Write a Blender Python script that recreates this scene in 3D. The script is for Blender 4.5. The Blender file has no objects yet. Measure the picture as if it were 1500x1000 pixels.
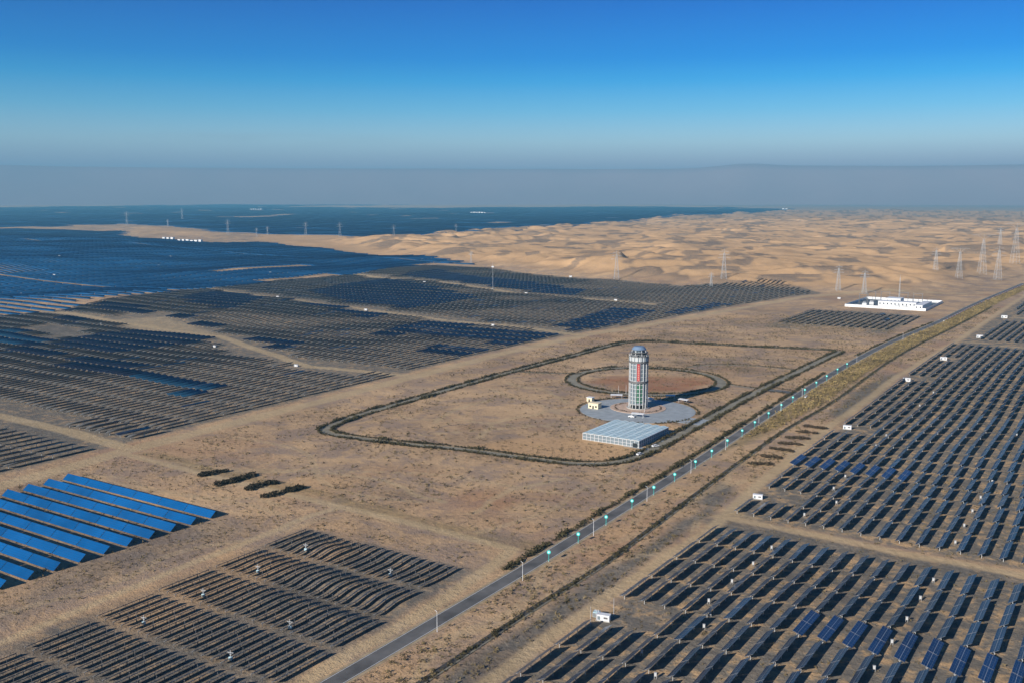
import bpy, math, random
import numpy as np
random.seed(7); rng = np.random.default_rng(11)
R = math.radians
SC = bpy.context.scene
COL = SC.collection
# ------------------------------------------------------------------ frame
# World: +Y runs along the main road and the tracker rows, +X to the right of it, metres.
CAM_H = 150.0; F_PX = 1440.0; PITCH = math.atan(210/1440.0); YAW = R(33.1)
def at(px, py, z=0.0):
    """ground position of a point surveyed in the 1500x1000 photograph"""
    x = (px-750)/F_PX; y = -(py-500)/F_PX
    dy = math.cos(PITCH)+y*math.sin(PITCH); dz = -math.sin(PITCH)+y*math.cos(PITCH)
    t = (z-CAM_H)/dz; X = x*t; Y = dy*t
    return (X*math.cos(YAW)-Y*math.sin(YAW), X*math.sin(YAW)+Y*math.cos(YAW))
def ats(l, z=0.0): return [at(a, b, z) for a, b in l]

# ------------------------------------------------------------------ noise / masks
def _hash(ix, iy, s):
    h = (ix*374761393 + iy*668265263 + s*974711) & 0x7fffffff
    h = ((h ^ (h >> 13))*1274126177) & 0x7fffffff
    return ((h ^ (h >> 16)) & 0xffff)/65535.0
def vnoise(x, y, s=0):
    x = np.asarray(x, dtype=np.float64); y = np.asarray(y, dtype=np.float64)
    ix = np.floor(x).astype(np.int64); iy = np.floor(y).astype(np.int64)
    fx = x-ix; fy = y-iy
    fx = fx*fx*fx*(fx*(fx*6-15)+10); fy = fy*fy*fy*(fy*(fy*6-15)+10)
    a = _hash(ix, iy, s); b = _hash(ix+1, iy, s); c = _hash(ix, iy+1, s); d = _hash(ix+1, iy+1, s)
    return (a+(b-a)*fx+(c-a)*fy+(a-b-c+d)*fx*fy)*2-1
def fbm(x, y, s=0, o=3):
    r = 0; a = 1.0; f = 1.0; t = 0
    for k in range(o):
        r = r+a*vnoise(x*f+k*17.3, y*f-k*9.1, s+k); t += a; a *= .5; f *= 2.03
    return r/t
def smooth(e0, e1, v):
    t = np.clip((v-e0)/(e1-e0), 0, 1); return t*t*(3-2*t)
def seg_dist(X, Y, pts, closed=False):
    d = np.full(X.shape, 1e9); n = len(pts)
    for i in range(n if closed else n-1):
        ax, ay = pts[i]; bx, by = pts[(i+1) % n]
        vx, vy = bx-ax, by-ay; L = vx*vx+vy*vy+1e-9
        t = np.clip(((X-ax)*vx+(Y-ay)*vy)/L, 0, 1)
        d = np.minimum(d, np.hypot(X-ax-t*vx, Y-ay-t*vy))
    return d
def inside(X, Y, pts):
    r = np.zeros(X.shape, bool); n = len(pts)
    for i in range(n):
        ax, ay = pts[i]; bx, by = pts[(i+1) % n]
        if ay == by: continue
        c = ((ay > Y) != (by > Y)) & (X < (bx-ax)*(Y-ay)/(by-ay)+ax)
        r ^= c
    return r
def poly_mask(X, Y, pts, soft=10.0):
    """1 inside, fading to 0 over soft metres outside/inside the edge"""
    X = np.asarray(X, float); Y = np.asarray(Y, float)
    xs = [p[0] for p in pts]; ys = [p[1] for p in pts]
    out = np.zeros(X.shape)
    m = (X > min(xs)-soft) & (X < max(xs)+soft) & (Y > min(ys)-soft) & (Y < max(ys)+soft)
    if not m.any(): return out
    x = X[m]; y = Y[m]
    d = seg_dist(x, y, pts, True); s = np.where(inside(x, y, pts), d, -d)
    out[m] = smooth(-soft, soft, s)
    return out
def line_mask(X, Y, pts, half, soft=2.0):
    xs = [p[0] for p in pts]; ys = [p[1] for p in pts]; q = half+soft
    out = np.zeros(X.shape)
    m = (X > min(xs)-q) & (X < max(xs)+q) & (Y > min(ys)-q) & (Y < max(ys)+q)
    if not m.any(): return out
    out[m] = 1-smooth(half-soft*.5, half+soft, seg_dist(X[m], Y[m], pts))
    return out

# ------------------------------------------------------------------ terrain
DUNE = ats([(480, 356), (560, 366), (640, 381), (760, 392), (900, 408), (1050, 418), (1200, 424), (1300, 427), (1360, 421),
            (1420, 404), (1520, 396), (1800, 392)]) + ats([(1800, 313), (1500, 312), (1300, 310), (1160, 310), (1000, 317.5), (850, 331),
            (760, 340), (700, 342.5), (600, 350), (500, 354)], 0)
HILL = ats([(-250, 410), (-250, 352), (60, 350), (230, 354), (330, 368), (200, 385), (60, 400)])
MOUND = ats([(165, 345), (185, 336), (250, 333), (320, 345), (330, 350), (250, 350)])
def terrain(X, Y):
    X = np.asarray(X, float); Y = np.asarray(Y, float)
    sh = X.shape; X = X.ravel(); Y = Y.ravel()
    z = np.zeros(X.shape)
    m = smooth(-318, -295, X)*(1-smooth(-232, -212, X))*smooth(225, 265, Y)*(1-smooth(300, 318, Y))
    z += m*1.0*vnoise(X/17, Y/13, 3)
    m = smooth(-150, -100, X)
    z += m*(1.5*vnoise(X/90, Y/80, 5)+.35*vnoise(X/28, Y/26, 6))
    m = 1-smooth(-760, -540, X); d = np.hypot(X, Y)
    z += m*(5.5*vnoise(X/260+3, Y/230, 8)+1.2*vnoise(X/90, Y/80, 9))
    z += smooth(2500, 5000, d)*9*vnoise(X/900, Y/800, 12)
    dm = poly_mask(X, Y, DUNE, 90)
    k = dm > 0
    if k.any():
        x = X[k]; y = Y[k]
        # dunes: rounded swells plus asymmetrical ridges with slip faces
        u = x*.80+y*.60; v = -x*.60+y*.80
        w = v/130+1.1*vnoise(x/210, y/210, 21)
        f = w-np.floor(w); ridge = np.where(f < .72, f/.72, (1-f)/.28)
        ridge = ridge*ridge*(3-2*ridge)
        w2 = (v*.8+u*.35)/55+.9*vnoise(x/90, y/90, 25)
        g = w2-np.floor(w2); r2 = np.where(g < .68, g/.68, (1-g)/.32)
        amp = .45+.55*smooth(-.4, .6, vnoise(u/170, v/110, 22))
        hh = 9+13*ridge*amp+4.0*r2*(.4+.6*smooth(-.5, .5, vnoise(x/120, y/120, 29)))+8*vnoise(x/420, y/400, 23)+2.2*fbm(x/40, y/40, 24, 3)
        z[k] += dm[k]*hh*np.clip(.55+dm[k]*.45, 0, 1)
    z += poly_mask(X, Y, HILL, 160)*(15+4*vnoise(X/150, Y/150, 31))
    z += poly_mask(X, Y, MOUND, 120)*(7+4*vnoise(X/120, Y/120, 32))
    return z.reshape(sh)
def tz(x, y): return float(terrain(np.array([x]), np.array([y]))[0])

# ------------------------------------------------------------------ materials
def new_mat(name):
    m = bpy.data.materials.new(name); m.use_nodes = True
    nt = m.node_tree; b = nt.nodes['Principled BSDF']; return m, nt, b
def mat(name, col, rough=.7, metal=0., spec=.5, var=0., scale=1.0, bump=0.):
    m, nt, b = new_mat(name); N = nt.nodes; L = nt.links
    b.inputs['Roughness'].default_value = rough; b.inputs['Metallic'].default_value = metal
    b.inputs['Specular IOR Level'].default_value = spec
    b.inputs['Base Color'].default_value = (*col, 1)
    if var:
        tc = N.new('ShaderNodeNewGeometry'); n = N.new('ShaderNodeTexNoise')
        n.inputs['Scale'].default_value = scale; n.inputs['Detail'].default_value = 4
        L.new(tc.outputs['Position'], n.inputs['Vector'])
        r = N.new('ShaderNodeMapRange'); r.inputs['From Min'].default_value = .3; r.inputs['From Max'].default_value = .7
        r.inputs['To Min'].default_value = 1-var; r.inputs['To Max'].default_value = 1+var
        L.new(n.outputs['Fac'], r.inputs['Value'])
        mx = N.new('ShaderNodeVectorMath'); mx.operation = 'SCALE'; mx.inputs[0].default_value = col
        L.new(r.outputs['Result'], mx.inputs['Scale']); L.new(mx.outputs['Vector'], b.inputs['Base Color'])
    return m
def ramp(nt, src, stops):
    r = nt.nodes.new('ShaderNodeValToRGB'); nt.links.new(src, r.inputs['Fac'])
    e = r.color_ramp.elements
    e[0].position, e[0].color = stops[0][0], (*stops[0][1], 1)
    e[1].position, e[1].color = stops[-1][0], (*stops[-1][1], 1)
    for p, c in stops[1:-1]:
        k = e.new(p); k.color = (*c, 1)
    return r.outputs['Color']
def noise(nt, scale, detail=5, rough=.55, vec=None, dist=0.):
    n = nt.nodes.new('ShaderNodeTexNoise'); n.inputs['Scale'].default_value = scale
    n.inputs['Detail'].default_value = detail; n.inputs['Roughness'].default_value = rough; n.inputs['Distortion'].default_value = dist
    if vec is not None: nt.links.new(vec, n.inputs['Vector'])
    return n.outputs['Fac']
def mixc(nt, fac, a, b, mode='MIX'):
    m = nt.nodes.new('ShaderNodeMix'); m.data_type = 'RGBA'; m.blend_type = mode
    for k, v in ((0, fac), (6, a), (7, b)):
        if isinstance(v, (int, float)): m.inputs[k].default_value = v
        elif isinstance(v, tuple): m.inputs[k].default_value = (*v, 1)
        else: nt.links.new(v, m.inputs[k])
    return m.outputs[2]
def mathn(nt, op, a, b=None, c=None, clamp=False):
    m = nt.nodes.new('ShaderNodeMath'); m.operation = op; m.use_clamp = clamp
    for k, v in enumerate((a, b, c)):
        if v is None: continue
        if isinstance(v, (int, float)): m.inputs[k].default_value = v
        else: nt.links.new(v, m.inputs[k])
    return m.outputs[0]
def rng_map(nt, src, a, b, c=0., d=1.):
    r = nt.nodes.new('ShaderNodeMapRange'); nt.links.new(src, r.inputs['Value'])
    for n, v in (('From Min', a), ('From Max', b), ('To Min', c), ('To Max', d)): r.inputs[n].default_value = v
    return r.outputs['Result']

def ground_material():
    m, nt, b = new_mat('desert_soil'); N = nt.nodes; L = nt.links
    P = N.new('ShaderNodeNewGeometry').outputs['Position']
    za = N.new('ShaderNodeAttribute'); za.attribute_name = 'cover_a'
    zb = N.new('ShaderNodeAttribute'); zb.attribute_name = 'cover_b'
    sa = N.new('ShaderNodeSeparateColor'); L.new(za.outputs['Color'], sa.inputs[0])
    sb = N.new('ShaderNodeSeparateColor'); L.new(zb.outputs['Color'], sb.inputs[0])
    sand, grey, veg, track = sa.outputs[0], sa.outputs[1], sa.outputs[2], za.outputs['Alpha']
    red, patch, field = sb.outputs[0], sb.outputs[1], sb.outputs[2]
    big = noise(nt, .011, 6, .62, P, .6); mid = noise(nt, .05, 5, .66, P, .3); fine = noise(nt, .33, 4, .68, P)
    tiny = noise(nt, 1.3, 3, .7, P)
    s = mathn(nt, 'ADD', mathn(nt, 'MULTIPLY', big, .5), mathn(nt, 'ADD', mathn(nt, 'MULTIPLY', mid, .34), mathn(nt, 'MULTIPLY', fine, .28)))
    soil = ramp(nt, s, [(.40, (.215, .155, .105)), (.48, (.330, .225, .140)), (.54, (.450, .300, .175)), (.62, (.570, .380, .215)), (.72, (.680, .470, .280))])
    gm = mathn(nt, 'MULTIPLY', rng_map(nt, noise(nt, .026, 6, .72, P, .8), .47, .57), rng_map(nt, fine, .35, .6, .4, 1.), clamp=True)
    soil = mixc(nt, mathn(nt, 'MULTIPLY', gm, .75), soil, (.245, .190, .165))
    rm = rng_map(nt, noise(nt, .009, 5, .65, P, .5), .54, .66)
    soil = mixc(nt, mathn(nt, 'MULTIPLY', rm, .4), soil, (.36, .20, .12))
    # dry scrub: dark flecks, more of them in some places
    fl = mathn(nt, 'MULTIPLY', rng_map(nt, tiny, .53, .66), rng_map(nt, mid, .42, .62), clamp=True)
    soil = mixc(nt, mathn(nt, 'MULTIPLY', fl, .55), soil, (.135, .100, .055))
    fl2 = mathn(nt, 'MULTIPLY', rng_map(nt, fine, .56, .68), rng_map(nt, big, .45, .6), clamp=True)
    soil = mixc(nt, mathn(nt, 'MULTIPLY', fl2, .45), soil, (.175, .135, .090))
    # soil inside the panel fields: greyer, with orange sandy blotches
    fcol = ramp(nt, mathn(nt, 'ADD', mathn(nt, 'MULTIPLY', noise(nt, .13, 4, .6, P, .4), .7), mathn(nt, 'MULTIPLY', fine, .3)),
                [(.42, (.155, .138, .118)), (.50, (.215, .183, .145)), (.56, (.36, .255, .155)), (.63, (.52, .345, .19))])
    fcol = mixc(nt, mathn(nt, 'MULTIPLY', rng_map(nt, tiny, .52, .68), .45), fcol, (.130, .108, .082))
    soil = mixc(nt, field, soil, fcol)
    gcol = ramp(nt, mathn(nt, 'ADD', mathn(nt, 'MULTIPLY', mid, .5), mathn(nt, 'MULTIPLY', fine, .5)), [(.40, (.105, .094, .080)), (.52, (.165, .145, .120)), (.64, (.28, .23, .175))])
    soil = mixc(nt, mathn(nt, 'MULTIPLY', grey, rng_map(nt, mid, .3, .5, .55, 1.)), soil, gcol)
    sn = ramp(nt, mathn(nt, 'ADD', mathn(nt, 'MULTIPLY', big, .5), mathn(nt, 'MULTIPLY', fine, .5)), [(.35, (.46, .285, .145)), (.52, (.56, .350, .180)), (.7, (.65, .42, .225))])
    soil = mixc(nt, mathn(nt, 'MULTIPLY', sand, rng_map(nt, mid, .28, .48, .7, 1.)), soil, sn)
    # darker mottled blotches scattered over the dunes
    pf = mathn(nt, 'MULTIPLY', patch, rng_map(nt, fine, .30, .55, .35, 1.), clamp=True)
    soil = mixc(nt, mathn(nt, 'MULTIPLY', pf, .85), soil, (.175, .135, .105))
    vcol = ramp(nt, mathn(nt, 'ADD', mathn(nt, 'MULTIPLY', mid, .4), mathn(nt, 'MULTIPLY', fine, .6)), [(.38, (.13, .11, .06)), (.52, (.24, .18, .085)), (.62, (.34, .235, .11)), (.7, (.42, .28, .15))])
    soil = mixc(nt, mathn(nt, 'MULTIPLY', veg, rng_map(nt, mid, .35, .5, .3, 1.)), soil, vcol)
    soil = mixc(nt, mathn(nt, 'MULTIPLY', red, rng_map(nt, mid, .3, .6, .3, .9)), soil, (.32, .145, .075))
    tcol = ramp(nt, mathn(nt, 'ADD', mathn(nt, 'MULTIPLY', mid, .5), mathn(nt, 'MULTIPLY', fine, .5)), [(.35, (.40, .295, .165)), (.65, (.56, .42, .25))])
    soil = mixc(nt, mathn(nt, 'MULTIPLY', track, .75), soil, tcol)
    L.new(soil, b.inputs['Base Color']); b.inputs['Roughness'].default_value = .95; b.inputs['Specular IOR Level'].default_value = .1
    bp = N.new('ShaderNodeBump'); bp.inputs['Strength'].default_value = .45; bp.inputs['Distance'].default_value = 1.0
    hgt = mathn(nt, 'ADD', mathn(nt, 'MULTIPLY', fine, 1.6), mathn(nt, 'MULTIPLY', tiny, .6))
    L.new(hgt, bp.inputs['Height']); L.new(bp.outputs[0], b.inputs['Normal'])
    return m
def panel_material(name, col, rough, line=True, spec=.5, lw=.03, mu=1.0, mv=2.0, tint=None):
    m, nt, b = new_mat(name); N = nt.nodes; L = nt.links
    b.inputs['Roughness'].default_value = rough; b.inputs['Specular IOR Level'].default_value = spec
    b.inputs['Coat Weight'].default_value = .0
    geo = N.new('ShaderNodeNewGeometry'); n = noise(nt, .035, 3, .6, geo.outputs['Position'])
    base = mixc(nt, rng_map(nt, n, .35, .65), tuple(c*.72 for c in col), tuple(c*1.25 for c in col))
    oi = N.new('ShaderNodeObjectInfo')
    base = mixc(nt, rng_map(nt, oi.outputs['Random'], 0, 1, 0, .35), base, tuple(min(1, c*1.6+.006) for c in col))
    if line:
        uv = N.new('ShaderNodeUVMap'); sp = N.new('ShaderNodeSeparateXYZ'); L.new(uv.outputs[0], sp.inputs[0])
        fu = mathn(nt, 'FRACT', mathn(nt, 'DIVIDE', sp.outputs[0], mu)); fv = mathn(nt, 'FRACT', mathn(nt, 'DIVIDE', sp.outputs[1], mv))
        a = mathn(nt, 'LESS_THAN', fu, lw/mu*1.0); c = mathn(nt, 'LESS_THAN', fv, lw/mv*1.6)
        base = mixc(nt, mathn(nt, 'MAXIMUM', a, c), base, tint or (.30, .33, .36))
    # dusty film
    base = mixc(nt, rng_map(nt, noise(nt, .6, 4, .6, geo.outputs['Position']), .4, .75, .0, .06 if tint is None else .02), base, (.28, .24, .20))
    L.new(base, b.inputs['Base Color'])
    return m
M = {}
M['ground'] = ground_material()
M['asphalt'] = mat('asphalt', (.125, .122, .12), .85, var=.38, scale=.09, spec=.2)
M['gravel_road'] = mat('gravel_road', (.23, .21, .165), .95, var=.25, scale=.12, spec=.1)
M['shoulder'] = mat('road_shoulder', (.36, .28, .18), .95, var=.25, scale=.3, spec=.1)
M['paving'] = mat('grey_paving', (.30, .33, .35), .8, var=.15, scale=.2)
M['brick_paving'] = mat('red_brick_paving', (.50, .36, .27), .85, var=.18, scale=.5)
M['white_line'] = mat('road_paint', (.7, .7, .68), .7)
M['panel'] = panel_material('tracker_glass', (.010, .022, .048), .3, spec=.4)
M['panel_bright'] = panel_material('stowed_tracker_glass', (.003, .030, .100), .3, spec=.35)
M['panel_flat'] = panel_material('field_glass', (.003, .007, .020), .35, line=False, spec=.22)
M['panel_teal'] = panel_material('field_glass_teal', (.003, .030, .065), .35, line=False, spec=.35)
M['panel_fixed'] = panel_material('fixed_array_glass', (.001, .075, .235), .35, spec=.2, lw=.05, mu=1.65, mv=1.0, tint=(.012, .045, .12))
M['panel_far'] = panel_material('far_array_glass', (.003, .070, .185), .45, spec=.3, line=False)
M['panel_back'] = mat('panel_backsheet', (.20, .21, .23), .6, var=.1, scale=.3)
M['steel'] = mat('galvanised_steel', (.48, .49, .50), .5, .4)
M['dark_steel'] = mat('weathered_steel', (.14, .14, .145), .6, .3)
M['white'] = mat('white_paint', (.66, .67, .69), .5, var=.06, scale=.4)
M['pale_grey'] = mat('pale_grey_paint', (.46, .47, .48), .6)
M['cream'] = mat('cream_render', (.70, .60, .42), .8, var=.08, scale=.4)
M['concrete'] = mat('concrete', (.38, .37, .35), .85, var=.12, scale=.3)
M['teal'] = mat('teal_paint', (.02, .55, .50), .45)
M['teal_lit'] = mat('painted_glow_lamp_glass', (.75, .95, .93), .3)  # lamp's daytime glow put into the pale base colour, no emission
M['red'] = mat('red_fabric', (.42, .035, .045), .6)
M['red_paint'] = mat('red_paint', (.50, .12, .09), .6)
M['green_glass'] = mat('green_glass', (.055, .16, .10), .25)
M['dark_glass'] = mat('dark_glass', (.02, .028, .035), .15)
M['grey_glass'] = mat('grey_glass', (.17, .21, .24), .2)
M['pale_roof'] = mat('pale_blue_roof', (.38, .53, .58), .38, var=.10, scale=.25)
M['canopy'] = mat('blue_grey_canopy', (.14, .21, .32), .5)
M['tower_white'] = mat('tower_white', (.50, .52, .53), .55, var=.08, scale=.3)
M['tyre'] = mat('tyre_rubber', (.02, .02, .02), .9)
M['hedge'] = mat('dry_hedge', (.062, .052, .026), .95, var=.45, scale=.35, spec=.1)
M['bush'] = mat('dark_bush', (.032, .028, .019), .95, var=.5, scale=.6, spec=.1)
M['bush_brown'] = mat('brown_bush', (.075, .055, .035), .95, var=.5, scale=.5, spec=.1)
M['scrub'] = mat('dry_scrub', (.15, .115, .06), .95, var=.55, scale=.08, spec=.1)
M['reed'] = mat('dull_reed', (.235, .175, .075), .95, var=.5, scale=.06, spec=.1)
M['mountain'] = mat('mountain_rock', (.42, .25, .21), .95, var=.05, scale=.0006)
M['ditch'] = mat('ditch_lining', (.055, .05, .045), .9, var=.3, scale=.3)
M['dark_yard'] = mat('dark_yard', (.10, .12, .14), .8, var=.3, scale=.2)

# ------------------------------------------------------------------ mesh builder
class MB:
    def __init__(s): s.v = []; s.f = []; s.m = []; s.uv = {}
    def quad(s, pts, mi=0, uv=None):
        n = len(s.v); s.v += [tuple(p) for p in pts]; s.f.append(tuple(range(n, n+len(pts)))); s.m.append(mi)
        if uv: s.uv[len(s.f)-1] = uv
    def hexa(s, c, mi=0, top=None, uv=None):
        """c: 8 corners, bottom 4 then top 4 (ccw)"""
        n = len(s.v); s.v += [tuple(p) for p in c]
        for k, f in enumerate(((3, 2, 1, 0), (4, 5, 6, 7), (0, 1, 5, 4), (1, 2, 6, 5), (2, 3, 7, 6), (3, 0, 4, 7))):
            s.f.append(tuple(n+i for i in f)); s.m.append(top if (k == 1 and top is not None) else mi)
            if k == 1 and uv: s.uv[len(s.f)-1] = uv
    def box(s, x0, x1, y0, y1, z0, z1, mi=0, top=None, uv=None):
        s.hexa([(x0, y0, z0), (x1, y0, z0), (x1, y1, z0), (x0, y1, z0), (x0, y0, z1), (x1, y0, z1), (x1, y1, z1), (x0, y1, z1)], mi, top, uv)
    def bar(s, p, q, w, mi=0, w2=None):
        p = np.array(p, float); q = np.array(q, float); d = q-p; L = np.linalg.norm(d)
        if L < 1e-6: return
        d /= L; a = np.cross(d, (0, 0, 1));
        if np.linalg.norm(a) < .05: a = np.cross(d, (0, 1, 0))
        a /= np.linalg.norm(a); b = np.cross(d, a); w2 = w if w2 is None else w2
        c = [p+(-a-b)*w/2, p+(a-b)*w/2, p+(a+b)*w/2, p+(-a+b)*w/2, q+(-a-b)*w2/2, q+(a-b)*w2/2, q+(a+b)*w2/2, q+(-a+b)*w2/2]
        s.hexa([tuple(x) for x in c], mi)
    def cyl(s, cx, cy, z0, z1, r0, r1=None, n=16, mi=0, cap=True, a0=0.):
        r1 = r0 if r1 is None else r1; k = len(s.v)
        for z, r in ((z0, r0), (z1, r1)):
            s.v += [(cx+r*math.cos(a0+2*math.pi*i/n), cy+r*math.sin(a0+2*math.pi*i/n), z) for i in range(n)]
        for i in range(n):
            j = (i+1) % n; s.f.append((k+i, k+j, k+n+j, k+n+i)); s.m.append(mi)
        if cap:
            s.f.append(tuple(range(k+n-1, k-1, -1))); s.m.append(mi)
            s.f.append(tuple(range(k+n, k+2*n))); s.m.append(mi)
    def ring(s, cx, cy, z0, z1, ri, ro, n=48, mi=0, a0=0., a1=2*math.pi):
        full = abs(a1-a0-2*math.pi) < 1e-6; m = n if full else n+1; k = len(s.v)
        for i in range(m):
            a = a0+(a1-a0)*i/n; c, q = math.cos(a), math.sin(a)
            s.v += [(cx+ri*c, cy+ri*q, z0), (cx+ro*c, cy+ro*q, z0), (cx+ro*c, cy+ro*q, z1), (cx+ri*c, cy+ri*q, z1)]
        for i in range(n):
            j = (i+1) % m
            for e in range(4):
                g = (e+1) % 4; s.f.append((k+4*i+e, k+4*j+e, k+4*j+g, k+4*i+g)[::-1]); s.m.append(mi)
        if not full:
            s.f.append((k, k+1, k+2, k+3)); s.m.append(mi); e = k+4*n; s.f.append((e+3, e+2, e+1, e)); s.m.append(mi)
    def mesh(s, name, mats):
        me = bpy.data.meshes.new(name); me.from_pydata(s.v, [], s.f)
        for m in mats: me.materials.append(M[m])
        if len(mats) > 1: me.polygons.foreach_set('material_index', s.m)
        if s.uv:
            ul = me.uv_layers.new(name='UVMap')
            for fi, uv in s.uv.items():
                for k, li in enumerate(me.polygons[fi].loop_indices): ul.data[li].uv = uv[k]
        me.update(); return me
def link(name, me, parent=None, loc=(0, 0, 0), rot=(0, 0, 0)):
    o = bpy.data.objects.new(name, me); COL.objects.link(o); o.parent = parent; o.location = loc; o.rotation_euler = rot; return o
def build(mb, name, mats, parent=None, loc=(0, 0, 0), rot=(0, 0, 0)):
    return link(name, mb.mesh(name, mats if isinstance(mats, (list, tuple)) else [mats]), parent, loc, rot)
def tag(o, label=None, cat=None, group=None, kind=None):
    for k, v in (('label', label), ('category', cat), ('group', group), ('kind', kind)):
        if v: o[k] = v
    return o
def thing(name, label, cat, loc=(0, 0, 0), rotz=0, group=None):
    o = link(name, None, None, loc, (0, 0, rotz)); o.empty_display_size = .5; return tag(o, label, cat, group)
KIDS = {}
def kids(o):
    return [c for c in o.children]
def dup(root, loc, rot, label, group=None):
    r = root.copy(); COL.objects.link(r); r.location = loc; r.rotation_euler = rot; r['label'] = label
    if group: r['group'] = group
    for ch in kids(root):
        c = ch.copy(); COL.objects.link(c); c.parent = r
        for g in kids(ch):
            d = g.copy(); COL.objects.link(d); d.parent = c
    return r
def np_mesh(name, V, Q, mats, mi=None):
    me = bpy.data.meshes.new(name); nv = len(V); nf = len(Q); k = Q.shape[1]
    me.vertices.add(nv); me.vertices.foreach_set('co', np.ascontiguousarray(V, np.float32).ravel())
    me.loops.add(nf*k); me.loops.foreach_set('vertex_index', np.ascontiguousarray(Q, np.int32).ravel())
    me.polygons.add(nf); me.polygons.foreach_set('loop_start', np.arange(nf, dtype=np.int32)*k)
    me.polygons.foreach_set('loop_total', np.full(nf, k, np.int32))
    for m in mats: me.materials.append(M[m])
    if mi is not None: me.polygons.foreach_set('material_index', np.ascontiguousarray(mi, np.int32))
    me.update(calc_edges=True); return me
ONES = ['', 'first', 'second', 'third', 'fourth', 'fifth', 'sixth', 'seventh', 'eighth', 'ninth', 'tenth', 'eleventh', 'twelfth', 'thirteenth',
        'fourteenth', 'fifteenth', 'sixteenth', 'seventeenth', 'eighteenth', 'nineteenth', 'twentieth']
def nth(n):
    if n <= 20: return ONES[n]
    t = {2: 'twenty', 3: 'thirty', 4: 'forty', 5: 'fifty'}[n//10]
    return t+'-'+ONES[n % 10] if n % 10 else {2: 'twentieth', 3: 'thirtieth', 4: 'fortieth', 5: 'fiftieth'}[n//10]

# ------------------------------------------------------------------ layout data
ROAD = [(-205.0, 60), (-205, 212), (-205.2, 320), (-206.5, 372), (-208.5, 440), (-210.5, 512), (-215, 600), (-220, 710), (-225, 850), (-226.5, 960), (-226, 1051),
        (-220, 1180), (-214.6, 1280), (-210, 1536), (-190, 1950), (-180, 2500), (-190, 3400)]
DITCH = [(-181, 60), (-182, 226), (-182.5, 300), (-181, 345), (-183, 380), (-188, 470), (-191, 540), (-194.5, 626), (-191, 720), (-196, 850), (-199, 950), (-198, 1060), (-190, 1250), (-184, 1500)]
EDGE_TRACK = [(-165, 60), (-165, 240), (-164, 315), (-161, 415), (-166, 500), (-170, 600), (-172, 700), (-175, 870), (-168, 1120), (-165, 1530), (-160, 2200)]
CROSS_TRACK = [(-164, 433), (-113, 431), (-76, 430), (-34, 428), (60, 425), (300, 420)]
LEFT_ROAD = [(-490, 60), (-497, 250), (-502, 293), (-508, 358), (-513, 511), (-519, 643), (-526, 800), (-520, 945), (-500, 1060), (-470, 1300), (-445, 1500), (-380, 1640), (-225, 1700)]
LL_TRACK = [(-317, 100), (-319, 170), (-322, 210), (-325, 258), (-327, 320), (-326, 341)]
LOT_EDGE = [(-500, 350), (-420, 347), (-326, 345), (-222, 341)]
LOOP = [(-448, 462), (-451, 470.5), (-457, 500), (-458.5, 540), (-461, 627), (-463, 711), (-460, 823), (-462, 890), (-457, 922), (-440, 945), (-400, 950), (-330, 966), (-275, 983),
        (-257, 985), (-251, 978), (-253, 950), (-252.6, 846), (-252.8, 751), (-248.7, 645), (-246, 579), (-243.5, 520), (-247, 494), (-262, 478), (-285, 473), (-345, 468.5), (-378, 458.7), (-430, 453), (-443, 456)]
T1 = ats([(-260, 545), (-80, 588), (0, 607), (90, 628), (192, 658)])
T2 = ats([(-60, 437), (60, 452), (150, 465), (324, 490), (450, 535), (604, 551)])
T3 = ats([(300, 420), (400, 435), (530, 452), (655, 467), (754, 477), (850, 491)])
T4 = ats([(500, 398), (580, 407), (760, 429), (850, 435), (905, 441), (960, 446)])
BARE = [ats(p) for p in ([(140, 462), (240, 460), (335, 488), (215, 483)], [(-60, 590), (10, 603), (125, 640), (100, 655), (50, 640), (-60, 612)],
        [(35, 478), (70, 470), (150, 487), (70, 494)], [(300, 492), (345, 500), (430, 528), (400, 535), (330, 515)])]
TRACKER_F = [(-520, 60), (-528, 358), (-533, 511), (-539, 643), (-546, 800), (-540, 945), (-520, 1055), (-492, 1300), (-468, 1480), (-440, 1570), (-550, 1700)] + \
            ats([(1000, 420), (850, 408), (700, 392), (640, 388), (560, 397), (420, 408), (300, 422), (200, 438), (60, 456), (-80, 468), (-260, 500)]) + [(-1500, 60)]
FIELD2 = ats([(1118, 479), (1188, 454), (1270, 456), (1350, 463), (1338, 470), (1296, 488), (1210, 485)])
F1 = ats([(-260, 499), (-80, 467), (60, 455), (200, 437), (300, 421), (420, 407), (560, 396), (640, 387), (690, 389), (640, 382), (520, 370), (440, 364), (380, 358), (300, 357), (200, 353), (130, 347), (-260, 347)])
F1B = ats([(-260, 499), (-80, 467), (60, 455), (200, 437), (245, 430), (120, 430), (-40, 434), (-260, 446)])
F2 = ats([(-260, 306), (0, 305), (200, 301.5), (450, 298.3), (640, 298), (1000, 303.5), (1160, 306.5), (1120, 312), (1000, 320), (850, 334), (760, 345), (640, 352), (520, 354), (430, 350), (380, 344),
          (340, 344), (300, 338), (250, 331.5), (170, 328), (80, 332), (-260, 336)])
F3 = ats([(-260, 350), (-260, 336), (40, 334), (160, 338), (225, 346), (140, 350)])
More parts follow.
